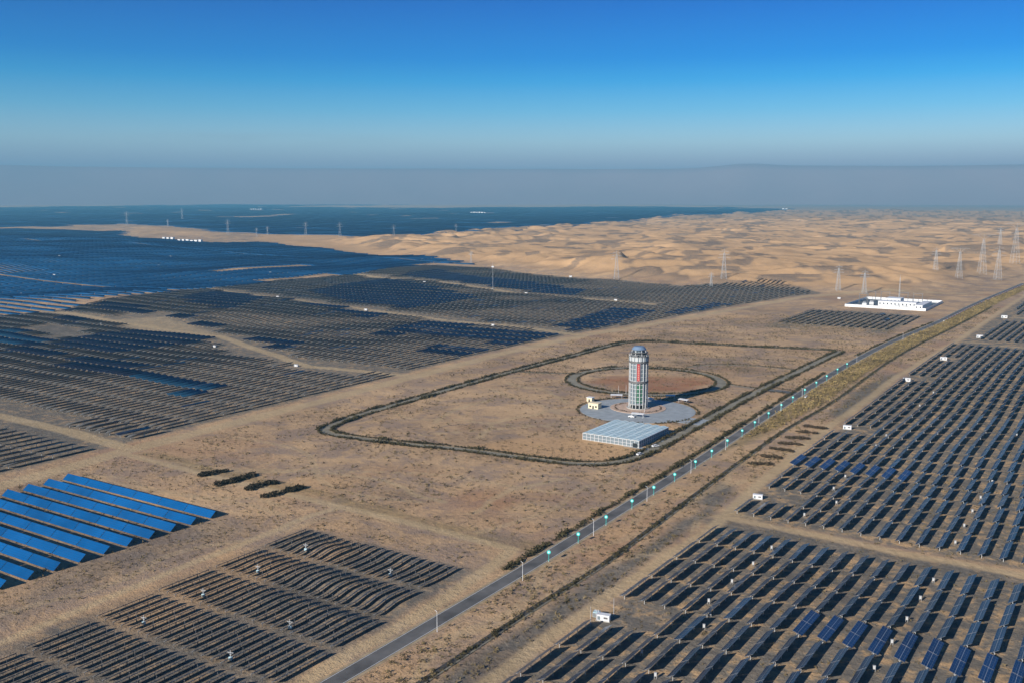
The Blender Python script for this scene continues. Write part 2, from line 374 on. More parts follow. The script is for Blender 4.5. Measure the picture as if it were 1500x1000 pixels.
SANDS = [(ats(p), s) for p, s in (
    ([(-300, 305), (-300, 298.2), (300, 296.4), (560, 296.4), (420, 298.5), (200, 301.2), (0, 304.6)], 60),
    ([(400, 302.5), (560, 301), (640, 299), (780, 299.2), (940, 300.5), (1100, 304), (900, 303), (740, 304.5), (600, 305.5), (430, 304)], 50),
    ([(-200, 330), (0, 316), (70, 319), (30, 325), (170, 326), (150, 331), (0, 334)], 60),
    ([(185, 342), (200, 336), (250, 334), (320, 345), (335, 350), (260, 347)], 30), ([(370, 353), (385, 346), (480, 347), (560, 356), (620, 378), (520, 369), (420, 360)], 30),
    ([(290, 318), (350, 316), (430, 314), (350, 320)], 40))]
NAVY = [ats(p) for p in ([(80, 503), (118, 488), (200, 480), (275, 500), (165, 517)], [(65, 458), (100, 452), (152, 463), (110, 469)], [(130, 450), (160, 445), (330, 475), (300, 485)],
        [(205, 486), (230, 478), (318, 495), (270, 504)], [(330, 495), (360, 487), (442, 502), (420, 512)], [(260, 442), (330, 424), (405, 435), (335, 459)],
        [(450, 424), (560, 408), (705, 436), (600, 452), (520, 444)], [(590, 403), (640, 397), (860, 425), (840, 433), (700, 421)], [(540, 489), (620, 470), (826, 491), (780, 512), (640, 492)],
        [(600, 518), (640, 506), (748, 518), (705, 532)], [(395, 436), (440, 438), (565, 459), (545, 468)], [(0, 505), (40, 502), (110, 520), (60, 524)], [(88, 534), (128, 524), (265, 550), (195, 560)],
        [(800, 482), (900, 452), (960, 457), (870, 487)], [(960, 462), (1050, 445), (1120, 455), (1090, 470)])]
TEAL = [ats(p) for p in ([(180, 556), (212, 548), (322, 568), (286, 579)], [(-40, 480), (30, 484), (75, 499), (30, 505), (-40, 495)])]
DUSTY = [ats(p) for p in ([(20, 645), (55, 634), (170, 660), (110, 690), (30, 668)],)]

# ------------------------------------------------------------------ ground sheet
def make_ground():
    th = list(np.arange(-34, 34.01, .075)); th = np.array([-180+YAW*0+k for k in range(0, 146, 6)] + th + [180-k for k in range(145, 1, -6)])
    th = np.unique(np.round(th, 4)); th = np.radians(th[th < 179.9])
    d = [60, 120, 180, 230, 270]
    while d[-1] < 1150: d.append(d[-1]+max(.9, d[-1]**2/147450.0))
    while d[-1] < 6500: d.append(d[-1]+9)
    while d[-1] < 46000: d.append(d[-1]*1.03)
    d = np.array(d)
    D, T = np.meshgrid(d, th, indexing='ij')
    lx = D*np.sin(T); ly = D*np.cos(T)
    X = lx*math.cos(YAW)-ly*math.sin(YAW); Y = lx*math.sin(YAW)+ly*math.cos(YAW)
    X = X.ravel(); Y = Y.ravel(); Z = terrain(X, Y)
    nr, nc = D.shape
    V = np.vstack([np.c_[X, Y, Z], [[0, 0, tz(0, 0)]]])
    i = np.arange(nr-1)[:, None]*nc; j = np.arange(nc)[None, :]; j2 = (j+1) % nc
    Q = np.stack([i+j, i+nc+j, i+nc+j2, i+j2], -1).reshape(-1, 4)[:, ::-1]
    ce = len(V)-1; fan = np.array([[k, (k+1) % nc, ce, ce] for k in range(nc)])
    me = bpy.data.meshes.new('ground')
    me.vertices.add(len(V)); me.vertices.foreach_set('co', V.astype(np.float32).ravel())
    tri = fan[:, :3]; tri = tri[:, ::-1]
    loops = np.concatenate([Q.ravel(), tri.ravel()]).astype(np.int32)
    me.loops.add(len(loops)); me.loops.foreach_set('vertex_index', loops)
    n1, n2 = len(Q), len(tri); me.polygons.add(n1+n2)
    me.polygons.foreach_set('loop_start', np.concatenate([np.arange(n1)*4, n1*4+np.arange(n2)*3]).astype(np.int32))
    me.polygons.foreach_set('loop_total', np.concatenate([np.full(n1, 4), np.full(n2, 3)]).astype(np.int32))
    me.polygons.foreach_set('use_smooth', np.ones(n1+n2, bool))
    me.materials.append(M['ground']); me.update(calc_edges=True)
    x, y = X, Y
    wob = 3.0*vnoise(x/18, y/18, 77); xw = x+wob; yw = y+3.0*vnoise(x/18+9, y/18, 78)
    dune = poly_mask(x, y, DUNE, 45)
    sand = dune.copy()
    for q, (p, s) in enumerate(SANDS): sand = np.maximum(sand, (.5 if q in (2, 3, 5) else 1.)*poly_mask(x, y, p, s))
    sand = np.maximum(sand, .75*poly_mask(xw, yw, ats([(690, 650), (780, 640), (860, 643), (932, 658), (925, 668), (880, 677), (800, 671), (740, 663)]), 5))
    sand = np.maximum(sand, .6*poly_mask(xw, yw, ats([(1110, 585), (1138, 573), (1163, 573), (1144, 588)]), 2))
    near = (np.hypot(x, y) < 1500)
    sand = np.maximum(sand, .45*near*smooth(.1, .6, fbm(x/60+4, y/60, 41, 3))*(x > -460)*(x < -190))
    grey = np.zeros(x.shape)
    for p in ([(585, 1030), (780, 899), (880, 838), (950, 792), (1040, 735), (1050, 752), (905, 852), (850, 890), (690, 1020)], [(1212, 606), (1255, 570), (1320, 543), (1296, 572), (1232, 616)],
              [(0, 612), (40, 606), (130, 638), (112, 654), (60, 642)], [(1010, 735), (1060, 705), (1085, 712), (1050, 745)], [(45, 476), (80, 472), (150, 487), (70, 493)]):
        grey = np.maximum(grey, poly_mask(xw, yw, ats(p), 5))
    grey = np.maximum(grey, line_mask(x, y, [(q[0], q[1]-9) for q in CROSS_TRACK], 5, 4)*.8)
    grey = np.maximum(grey, .9*poly_mask(x, y, HILL, 120))
    grey = np.maximum(grey, .45*poly_mask(x, y, TRACKER_F, 10)); grey = np.maximum(grey, .6*poly_mask(xw, yw, [(-316, 100), (-316, 312), (-222, 312), (-212, 100)], 4))
    grey = np.maximum(grey, .5*poly_mask(xw, yw, [(-480, 100), (-492, 296), (-340, 300), (-330, 100)], 12))
    veg = np.zeros(x.shape)
    for k in range(len(ROAD)-1):
        pass
    veg = np.maximum(veg, poly_mask(xw, yw, [(-215, 545), (-221, 700), (-222, 850), (-221, 1050), (-209, 1280), (-204, 1536), (-180, 1980), (-168, 1980), (-184, 1536), (-190, 1280), (-200, 1060),
                                             (-201, 850), (-196, 720), (-199, 620), (-206, 545)], 4))
    veg *= .75; veg = np.maximum(veg, .55*line_mask(xw, yw, [(q[0]+8, q[1]+7) for q in LOT_EDGE], 4, 4))
    red = poly_mask(xw, yw, ats([(862, 558), (900, 550), (1040, 552), (1045, 560), (1000, 573), (930, 574)]), 8)
    red = np.maximum(red, .6*poly_mask(xw, yw, ats([(560, 690), (700, 700), (840, 730), (780, 770), (650, 740)]), 25)*smooth(-.2, .5, vnoise(x/30, y/30, 61)))
    track = np.zeros(x.shape)
    for p, w in (([(-167, 1120), (-120, 1114), (0, 1106)], 2.6), ([(-160, 1384), (-100, 1384), (0, 1384)], 3), (LEFT_ROAD, 6.5), (T1, 5), (T2, 5), (T3, 5.5), (T4, 7), (CROSS_TRACK, 2.6), (EDGE_TRACK, 2.6), (LL_TRACK, 1.8), (LOT_EDGE, 2.4),
                 ([(-222, 341), (-216, 300), (-212, 200)], 2.5)):
        track = np.maximum(track, line_mask(x+1.2*vnoise(x/25, y/25, 91), y+1.2*vnoise(x/25, y/25, 92), p, w, 2.2))
    track = np.maximum(track, .6*poly_mask(xw, yw, ats([(150, 466), (240, 464), (330, 488), (215, 482)]), 8))
    track = np.maximum(track, .7*poly_mask(xw, yw, [(-163, 433), (-164, 448), (-150, 440), (-140, 431)], 4))
    for p in (ats([(640, 735), (560, 700), (440, 690), (330, 690)]), ats([(1020, 522), (960, 530), (900, 535)]), ats([(700, 640), (720, 620), (800, 602), (850, 600)]), ats([(740, 560), (810, 575), (830, 590)]), ats([(640, 620), (660, 600), (720, 585)]), ats([(690, 750), (760, 715), (830, 700)])):
        track = np.maximum(track, .75*line_mask(xw, yw, p, 1.6, 2))
    rr_ = np.random.default_rng(5)                # wandering tyre ruts
    for (x0, y0, x1, y1) in ((-470, 360, -240, 430), (-480, 420, -300, 360), (-440, 520, -300, 560), (-380, 480, -250, 700), (-440, 640, -340, 590), (-250, 350, -235, 520), (-198, 220, -172, 420), (-196, 400, -176, 640), (-178, 250, -172, 520),
                             (-480, 310, -340, 322), (-345, 120, -332, 330), (-486, 300, -350, 336), (-235, 560, -232, 720), (-420, 800, -280, 900), (-440, 1000, -260, 1050), (-480, 1100, -250, 1120)):
        n_ = 7; tt = np.linspace(0, 1, n_); w_ = rr_.normal(0, .045*math.dist((x0, y0), (x1, y1)), n_); L_ = math.dist((x0, y0), (x1, y1))
        nx_, ny_ = -(y1-y0)/L_, (x1-x0)/L_
        pp = [(q[0], q[1]) for q in resample([(x0+(x1-x0)*t+nx_*w, y0+(y1-y0)*t+ny_*w) for t, w in zip(tt, w_)], 6.0)]
        for o_ in (-1.1, 1.1):
            track = np.maximum(track, .8*line_mask(x, y, [(a+nx_*o_, b+ny_*o_) for a, b in pp], .35, 1.0))
    patch = dune*smooth(.10, .30, vnoise(x/42+.6*vnoise(x/60, y/60, 5), y/85, 51)*(.7+.3*vnoise(x/300, y/300, 53))+.22*vnoise(x/16, y/22, 52))
    field = poly_mask(x, y, [(-160, 60), (-158, 428), (300, 428), (300, 60)], 4)
    for p in ([(-163, 436), (-163, 600), (-168, 800), (-162, 1540), (-150, 2100), (300, 2100), (300, 436)], [(-316, 100), (-316, 312), (-222, 312), (-212, 100)], [(q[0]+4, q[1]) for q in TRACKER_F], FIELD2):
        field = np.maximum(field, poly_mask(x, y, p, 4))
    ca = np.c_[sand, grey, veg, track]; cb = np.c_[red, patch, field, np.ones(len(x))]
    for nm, c in (('cover_a', ca), ('cover_b', cb)):
        a = me.color_attributes.new(nm, 'FLOAT_COLOR', 'POINT')
        c = np.vstack([c, [[0, 0, 0, 0]]]).astype(np.float32); a.data.foreach_set('color', c.ravel())
    tag(link('ground', me), kind='structure')
def resample(pts, step, closed=False, rounds=2):
    p = [tuple(q) for q in pts]
    for _ in range(rounds):                      # corner cutting for smooth bends
        r = [] if closed else [p[0]]; n = len(p)
        for i in range(n if closed else n-1):
            a, b = p[i], p[(i+1) % n]
            r += [(a[0]*.75+b[0]*.25, a[1]*.75+b[1]*.25), (a[0]*.25+b[0]*.75, a[1]*.25+b[1]*.75)]
        if not closed: r.append(p[-1])
        p = r
    if closed: p.append(p[0])
    out = []; carry = 0.0
    for a, b in zip(p[:-1], p[1:]):
        L = math.dist(a, b)
        if L < 1e-6: continue
        t = carry
        while t < L:
            out.append((a[0]+(b[0]-a[0])*t/L, a[1]+(b[1]-a[1])*t/L)); t += step
        carry = t-L
    if not closed: out.append(p[-1])
    n = len(out); res = []
    for i in range(n):
        a = out[(i-1) % n] if (closed or i > 0) else out[0]; b = out[(i+1) % n] if (closed or i < n-1) else out[-1]
        L = math.dist(a, b) or 1; res.append((out[i][0], out[i][1], (b[0]-a[0])/L, (b[1]-a[1])/L))
    return res
make_ground()

# ------------------------------------------------------------------ roads
def strip(pts, half, z, name, mat_, step=8.0, off=0.0, closed=False, kind='structure', zt=False):
    P = resample(pts, step, closed); n = len(P); V = []; Q = []
    for i, (x, y, tx, ty) in enumerate(P):
        nx, ny = -ty, tx
        for s in (-1, 1):
            px_, py_ = x+nx*(off+s*half), y+ny*(off+s*half); V.append((px_, py_, z+(tz(px_, py_) if zt else 0)))
    for i in range(n if closed else n-1):
        j = (i+1) % n; Q.append((2*i, 2*j, 2*j+1, 2*i+1))
    mb = MB(); mb.v = V; mb.f = [q[::-1] for q in Q]; mb.m = [0]*len(Q)
    o = build(mb, name, mat_)
    if kind: o['kind'] = kind
    return o
ROADN = [p for p in ROAD if p[1] <= 1950]
strip(ROADN, 4.6, .03, 'road_shoulder', 'shoulder')
strip(ROADN, 3.4, .06, 'main_road', 'asphalt')
for s in (-1, 1): strip(ROADN, .09, .068, 'road_edge_line', 'white_line', off=s*3.05)
strip(LOOP, 4.0, .04, 'loop_road_verge', 'shoulder', 4, closed=True)
strip(LOOP, 2.7, .08, 'loop_road', 'gravel_road', 4, closed=True)
OV = (-346, 735, 62)
ov = [(OV[0]+OV[2]*math.cos(a), OV[1]+OV[2]*math.sin(a)) for a in np.linspace(0, 2*math.pi, 40, endpoint=False)]
strip(ov, 3.6, .10, 'ring_road', 'gravel_road', 4, closed=True)
strip([(-252, 751), (-238, 752), (-221, 748)], 4.5, .046, 'access_road', 'asphalt', 4)
strip([(-463, 711), (-440, 716), (-407, 733)], 1.6, .05, 'link_path', 'gravel_road', 5)
strip(ats([(1006, 538), (1030, 534), (1080, 534), (1120, 537), (1160, 541)]), 1.5, .05, 'link_path', 'gravel_road', 5)
strip(ats([(1064, 562), (1085, 566), (1110, 569)]), 1.5, .052, 'link_path', 'gravel_road', 5)
PC = (-301, 626)      # plaza centre
TC = (-304.1, 633.4)  # tower centre
mb = MB(); mb.cyl(PC[0], PC[1], -.2, .14, 41, n=72); tag(build(mb, 'plaza_paving', 'paving'), kind='structure')
mb = MB(); mb.box(-264, -246, 606, 624, -.1, .12); tag(build(mb, 'plaza_entrance_paving', 'paving'), kind='structure')
mb = MB(); mb.box(-263, -249, 528, 532, -.1, .05); mb.box(-250, -246, 528, 575, -.1, .05); tag(build(mb, 'pavilion_apron', 'paving'), kind='structure')
mb = MB(); mb.cyl(TC[0], TC[1], .10, .38, 20, n=64); tag(build(mb, 'tower_terrace', 'brick_paving'), kind='structure')
strip(DITCH, 1.25, .05, 'ditch_bed', 'ditch', 6)
strip(DITCH, .35, .22, 'ditch_bank', 'gravel_road', 6, off=-1.7)

# ------------------------------------------------------------------ foliage
def leafy(cent, size, per, flat=.6, seed=0):
    """clusters of small irregular leaf triangles round every centre (x,y,z,r)"""
    r = np.random.default_rng(seed); C = np.repeat(cent, per, axis=0); n = len(C)
    dv = r.normal(size=(n, 3)); dv /= np.linalg.norm(dv, axis=1)[:, None]; rad = C[:, 3:4]*r.uniform(.35, 1, (n, 1))**.5
    P = C[:, :3]+dv*rad*np.array([1, 1, flat]); P[:, 2] = np.maximum(P[:, 2], C[:, 2]-C[:, 3]*flat*.9)
    T = P[:, None, :]+r.normal(size=(n, 3, 3))*(size*C[:, 3])[:, None, None]*np.array([1, 1, .8])
    return T.reshape(-1, 3), np.arange(n*3).reshape(-1, 3)
def hedge(pts, off, w, h, label, step=1.3, closed=False, size=.45, mat_='hedge', name='hedge', per=17, gaps=.03, seed=1):
    P = resample(pts, step, closed); r = np.random.default_rng(seed); c = []
    for x, y, tx, ty in P:
        if r.random() < gaps: continue
        for k in range(max(1, int(round(w/1.6)))):
            o = off+(r.uniform(-.5, .5))*max(0, w-1.0); q = r.uniform(.6, 1.25)*(.85+.35*float(vnoise(x/9.0, y/9.0, seed)))
            c.append((x-ty*o+r.uniform(-.4, .4), y+tx*o+r.uniform(-.4, .4), h*.45*q, h*.62*q))
    c = np.array(c); V, T = leafy(c, size, per, .8, seed)
    V[:, 2] = np.maximum(V[:, 2], .02)
    return tag(link(name, np_mesh(name, V, T, [mat_])), label, 'hedge', 'low hedges beside the roads and paths')
hedge(ROADN[2:9], 6.4, 3.4, 1.7, 'dark brown hedge strip along the far side of the asphalt road, before the gate', seed=2)
hedge([(-226.5, 960), (-226, 1051), (-220, 1180), (-214.6, 1280)], 5.6, 2.8, 1.4, 'dark hedge beside the asphalt road near the small tracker field', seed=22, step=1.8)
hedge(LOOP, 4.3, 3.0, 1.6, 'dark hedge following one edge of the long loop road, outer line', closed=True, seed=3)
hedge(LOOP, -4.3, 3.0, 1.6, 'dark hedge following one edge of the long loop road, inner line', closed=True, seed=4)
hedge(ov, 5.2, 2.6, 1.4, 'circular dark hedge inside the ring road behind the tower', closed=True, seed=5)
hedge(ov, -5.2, 2.6, 1.4, 'circular dark hedge outside the ring road behind the tower', closed=True, seed=6)
pl = [(PC[0]+43.2*math.cos(a), PC[1]+43.2*math.sin(a)) for a in np.linspace(R(-12), R(-20+0), 2)]
arc = lambda r_, a, b, n=40, c=PC: [(c[0]+r_*math.cos(R(t)), c[1]+r_*math.sin(R(t))) for t in np.linspace(a, b, n)]
hedge(arc(43, 12, 300), 0, 2.4, 1.3, 'dark hedge curving round the rim of the grey round plaza', seed=7)
hedge(arc(43, 312, 352), 0, 2.4, 1.3, 'short dark hedge arc on the plaza rim beside the loop road entrance', seed=8)
hedge(arc(16.8, 150, 285, 40, TC), 0, 1.6, 1.0, 'dark hedge arc on the brick terrace, camera side of the tower', seed=9, mat_='bush_brown')
hedge(arc(16.8, -60, 45, 30, TC), 0, 1.6, 1.0, 'dark hedge arc on the brick terrace, right side of the tower', seed=10, mat_='bush_brown')
hedge(ats([(1006, 538), (1030, 534), (1080, 534), (1120, 537), (1160, 541)]), 2.4, 1.8, 1.2, 'thin dark hedge along the narrow path leading right from the ring road', seed=12)
hedge([(-463, 711), (-440, 716), (-407, 733)], -2.2, 1.0, .8, 'thin dark hedge on the near side of the left link path', seed=23)
hedge(ats([(1064, 562), (1085, 566), (1110, 569)]), 2.2, 1.8, 1.2, 'thin dark hedge on the short path from ring road to loop road', seed=24)
hedge(ats([(870, 524), (930, 519), (1000, 520), (1090, 524), (1170, 530)]), 0, 1.8, 1.1, 'thin faint hedge line crossing the lot behind the ring road', seed=25, step=2.2, gaps=.2)
hedge([(-463, 711), (-440, 716), (-407, 733)], 2.2, 1.8, 1.2, 'thin dark hedge along the narrow path joining loop road and ring road on the left', seed=13)
hedge([(-227, 742), (-236, 745), (-247, 743)], 0, 1.6, 1.1, 'short dark hedge on the near side of the access road', seed=14)
hedge([(-228, 758), (-238, 759), (-247, 764)], 0, 1.6, 1.1, 'short dark hedge on the far side of the access road', seed=15)
hedge([(p[0]+.6, p[1]) for p in DITCH], 0, 3.2, 1.2, 'dark weedy growth along the drainage ditch right of the asphalt road', mat_='hedge', step=1.8, seed=16, gaps=.12)
# dense bush rows
def bush_row(pxs, n, r0, label, mat_, group, seed, h=1.4, yj=1.7):
    (x0, y0), (x1, y1) = at(*pxs[0]), at(*pxs[1]); r = np.random.default_rng(seed); c = []
    for k in range(n):
        q = (k+.5)/n; rr = r0*r.uniform(.35, 1.15)
        c.append((x0+(x1-x0)*q-(x0+x1)/2+r.uniform(-1, 1)*r0*.45, y0+(y1-y0)*q-(y0+y1)/2+r.uniform(-1, 1)*r0*yj, h*.5, rr))
    V, T = leafy(np.array(c), .17, 150, h/r0*.5, seed); V[:, 2] = np.maximum(V[:, 2], .03)
    t = link('bush_row', np_mesh('bush_row', V, T, [mat_]), None, ((x0+x1)/2, (y0+y1)/2, 0)); tag(t, label, 'bushes', group)
for k, (p, w) in enumerate(zip([((290, 698), (337, 689)), ((325, 708), (368, 698)), ((361, 717), (405, 706)), ((397, 726), (446, 714))],
                               ['nearest the dirt crossroads', 'second from the dirt crossroads', 'third from the dirt crossroads', 'farthest from the dirt crossroads'])):
    bush_row(p, 11, 2.7, 'near-black bush row by the lot edge track, '+w, 'bush', 'dark bush rows at the edge of the empty lot', 40+k, 2.0)
for k, p in enumerate([((1099, 679), (1134, 681)), ((1114, 668), (1147, 671)), ((1127, 657), (1160, 661)), ((1140, 649), (1174, 652)), ((1154, 641), (1185, 643)), ((1165, 632), (1195, 635)), ((1179, 624), (1207, 628))]):
    bush_row(p, 13, 2.0, nth(k+1)+' short brown bush row from the near end, between ditch and edge track', 'bush_brown', 'short brown bush rows between ditch and track', 60+k, 1.5, .6)
# scattered scrub and reeds: uncountable cover
def scatter(name, label, cat, region, n, rmin, rmax, mat_, seed, dens=None, size=.42, per=10, h=.75):
    r = np.random.default_rng(seed); xs = [p[0] for p in region]; ys = [p[1] for p in region]
    X = r.uniform(min(xs), max(xs), n*3); Y = r.uniform(min(ys), max(ys), n*3); k = inside(X, Y, region)
    for ln, w in ((ROAD, 5), (LOOP+LOOP[:1], 5), (LEFT_ROAD, 8), (EDGE_TRACK, 3.4), (CROSS_TRACK, 3.5), (LL_TRACK, 2.5), (LOT_EDGE, 3), (T1, 5)): k &= seg_dist(X, Y, ln) > w
    k &= np.hypot(X-PC[0], Y-PC[1]) > 45; k &= abs(np.hypot(X-OV[0], Y-OV[1])-62) > 5
    k &= ~((X > -296) & (X < -250) & (Y > 524) & (Y < 578))
    k &= (r.uniform(-.55, .75, len(X)) < fbm(X/34, Y/34, 71, 3)*1.3+.12) if dens is None else dens(X, Y, r)
    X = X[k][:n]; Y = Y[k][:n]; rr = rmin+(rmax-rmin)*r.random(len(X))**3
    c = np.c_[X, Y, terrain(X, Y)+rr*.35, rr]
    V, T = leafy(c, size, per, h, seed)
    tag(link(name, np_mesh(name, V, T, [mat_])), label, cat, kind='stuff')
LOT = [(-495, 352), (-500, 511), (-508, 700), (-512, 940), (-450, 1250), (-240, 1250), (-232, 960), (-232, 850), (-226, 710), (-214, 440), (-212, 352)]
scatter('desert_scrub', 'low brown desert scrub dotted over the empty lot round the tower', 'scrub', LOT, 20000, .25, 1.05, 'scrub', 81)
scatter('roadside_scrub', 'low brown scrub in the strip between the asphalt road and the edge track', 'scrub', [(-200, 200), (-201, 540), (-212, 900), (-205, 1500), (-166, 1500), (-172, 900), (-168, 520), (-167, 200)], 7000, .25, 1.1, 'scrub', 82)
scatter('dry_weeds', 'grey-brown weeds on the bare ground round the blue array and left track', 'weeds', [(-490, 150), (-500, 345), (-228, 338), (-232, 316), (-330, 314), (-330, 150)], 5000, .2, .8, 'scrub', 83)
scatter('roadside_reeds', 'yellow-green reeds in the band right of the asphalt road', 'reeds', [(-214, 560), (-220, 700), (-221, 850), (-221, 1050), (-209, 1280), (-204, 1536), (-180, 1980), (-168, 1980), (-184, 1536), (-190, 1280), (-200, 1060),
        (-201, 850), (-196, 720), (-199, 620)], 9000, .6, 1.9, 'reed', 84, lambda X, Y, r: r.random(len(X)) < .9, size=.35, per=10, h=.9)
scatter('field_weeds', 'low weeds growing between the tracker rows on the right', 'weeds', [(-158, 215), (-158, 900), (-70, 900), (-10, 250), (-40, 215)], 7000, .2, .75, 'scrub', 85)

# ------------------------------------------------------------------ right-hand trackers
PER, PITCHB, TL, TW, HUB = 24.3, 8.25, 21.9, 3.5, 2.2
def deck_mesh(name, L_, W_, top, halves=True):
    mb = MB(); g = .14; c = .07
    ys = [(-L_/2, -g), (g, L_/2)] if halves else [(-L_/2, L_/2)]
    for y0, y1 in ys:
        for x0, x1 in ((-W_/2, -c), (c, W_/2)):
            mb.box(x0, x1, y0, y1, .10, .15, 1, 0, [(0, 0), (abs(x1-x0), 0), (abs(x1-x0), y1-y0), (0, y1-y0)])
    me = mb.mesh(name, [top, 'panel_back']); return me
DK = deck_mesh('panel_deck', TL, TW, 'panel'); DKB = deck_mesh('panel_deck', TL, TW, 'panel_bright')
def swap_uv(me):
    for u in me.uv_layers[0].data: u.uv = (u.uv[1], u.uv[0])
mb = MB(); mb.box(-.09, .09, -TL/2-.5, TL/2+.5, -.09, .09)
for k in range(9):
    y = -TL/2+.6+k*(TL-1.2)/8; mb.box(-TW*.42, TW*.42, y-.05, y+.05, .09, .098)
TUBE = mb.mesh('torque_tube', ['steel'])
mb = MB(); mb.box(-.10, .10, -.07, .07, -.3, HUB-.1); mb.box(-.22, .22, -.14, .14, HUB-.28, HUB-.1)
POST = mb.mesh('post', ['steel'])
mb = MB(); mb.box(-.25, .25, -.2, .2, -.15, .45); mb.bar((0, 0, .45), (0, 0, 1.0), .1)
MOTOR = mb.mesh('drive_box', ['white'])
def tracker(loc, pitch, tilt, bright, label, proto=None, group='sun tracking panel tables right of the road'):
    if proto is None:
        t = thing('solar_tracker', label, 'solar panel', loc, 0, group)
        link('panel_deck', DK, t, (0, 0, HUB)); link('torque_tube', TUBE, t, (0, 0, HUB))
        for y in (-TL*.42, -TL*.14, TL*.14, TL*.42): link('post', POST, t, (0, y, 0))
    else:
        t = dup(proto, loc, (0, 0, 0), label, group)
    t.rotation_euler = (pitch, 0, 0)
    for c in t.children:
        if c.name.startswith('panel_deck'):
            c.rotation_euler = (0, tilt, 0)
            if bright: c.data = DKB; c['label'] = 'bright blue panel deck turned flat'
        elif c.name.startswith('torque_tube'): c.rotation_euler = (0, tilt, 0)
    return t
BRIGHT = []
cands = []
def y_start(r): return 0
# lower field: tables end below the cross track
X0 = -157.6
SUNSH = 6.0
for i in range(22):                              # rows, left to right
    x = X0+i*PITCHB
    for j in range(11):
        y = 401.8-j*PER
        if i < 3 and j == 4 and False: continue
        cands.append(('L', i, j, x, y))
NOTCH = [at(884, 905), at(1110, 728), at(1240, 627), at(1325, 556), at(1380, 526)]
for i in range(24):
    x = X0-0.6+i*PITCHB
    for j in range(64):
        y = 450.0+j*PER
        if y > 2050: break
        xx = x+3.0*math.exp(-((y-950)/150)**2)
        sh = -6*float(smooth(470, 620, np.array(y)))*1.0 - 3*float(smooth(700, 900, np.array(y)))+8*float(smooth(1000, 1500, np.array(y)))
        cands.append(('U', i, j, x+sh+0*xx, y))
def visible(x, y, mg=6):
    lx = x*math.cos(YAW)+y*math.sin(YAW); ly = -x*math.sin(YAW)+y*math.cos(YAW)
    d = ly*math.cos(PITCH)+CAM_H*math.sin(PITCH)
    if d < 1: return False, 0
    px = 750+F_PX*lx/d; py = 500-F_PX*(-CAM_H*math.cos(PITCH)+ly*math.sin(PITCH))/d
    return (-mg*8 < px < 1500+mg*8 and py < 1000+mg*8), d
keep = []
bare_notch = [(p[0], p[1]) for p in NOTCH]
BR_ROW = {}
for f, i, j, x, y in cands:
    v, d = visible(x, y, 8)
    if not v: continue
    bad = f == 'U' and ((1092 < y < 1140) or (y > 1140 and x < -151) or (1345 < y < 1420))
    for nx, ny in (bare_notch if f == 'U' or j > 2 else []):                    # clearings beside the inverter cabins
        if abs(x-nx-10) < 15 and abs(y-ny+1) < PER*.5 and i < 3: bad = True
    if bad: continue
    keep.append((d, f, i, j, x, y))
keep.sort()
proto = None; rest = []
def row_shape(x, y):
    e = 8.0; return math.atan2(tz(x, y+e)-tz(x, y-e), 2*e)
def is_bright(f, i, j, x, y):
    if f == 'L': return (j == 3 and i >= 8) 
    return (150 <= 0)
BPU = [at(*p) for p in ((1180, 671), (1202, 676), (1222, 679), (1246, 684), (1268, 686), (1290, 688), (1313, 692), (1337, 695))]
for n, (d, f, i, j, x, y) in enumerate(keep):
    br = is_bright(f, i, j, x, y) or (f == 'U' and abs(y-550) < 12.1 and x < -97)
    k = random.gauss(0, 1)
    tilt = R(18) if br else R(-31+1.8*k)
    if f == 'L' and j == 0 and 1 <= i <= 6: tilt = R(-24)
    if random.random() < .015 and not br: tilt = R(-20)
    if n < 298:
        if f == 'L': lb = 'bright blue' if br else 'dark blue'
        else: lb = 'bright blue' if br else 'dark blue'
        side = 'before' if f == 'L' else 'beyond'
        label = '%s panel table, %s row from edge track, %s %s cross track' % (lb, nth(i+1), nth(j+1), side)
        t = tracker((x, y, tz(x, y)), row_shape(x, y), tilt, br, label, proto)
        if proto is None: proto = t
    else: rest.append((x, y, tilt, 3 if br else 0, TL, TW, HUB))
# fix copies whose source deck was bright
# ------------------------------------------------------------------ the left-hand tracker fields (beyond 300: one object)
def in_poly(P, x, y): return bool(inside(np.array([x]), np.array([y]), P)[0])
gy = []
y = 118
while y < 1720: gy.append(y); y += 26.6
GX = []; GY = []
for y in gy:
    p_ = 10.8 if y < 405 else 8.3
    g = np.arange(-520-p_*160, -430 if y < 1180 else -240, p_); g = g[g > -1850]; GX.append(g); GY.append(np.full(len(g), float(y)))
GX = np.concatenate(GX); GY = np.concatenate(GY)
GX = GX+2.2*np.sin(GY/140.0)
ok = (inside(GX, GY-13, TRACKER_F) & inside(GX, GY+13, TRACKER_F)) | (inside(GX, GY-13, FIELD2) & inside(GX, GY+13, FIELD2))
for ln, w in ((T1, 11), (T2, 11), (T3, 12), (T4, 13), (LEFT_ROAD, 9)):
    for dy in (-11, 0, 11): ok &= seg_dist(GX, GY+dy, ln) > w-5
for b_ in BARE: ok &= ~inside(GX, GY, b_)
navy = np.zeros(len(GX), bool); teal = navy.copy(); dusty = navy.copy()
for p in NAVY: navy |= inside(GX, GY, p)
for p in TEAL: teal |= inside(GX, GY, p)
for p in DUSTY: dusty |= inside(GX, GY, p)
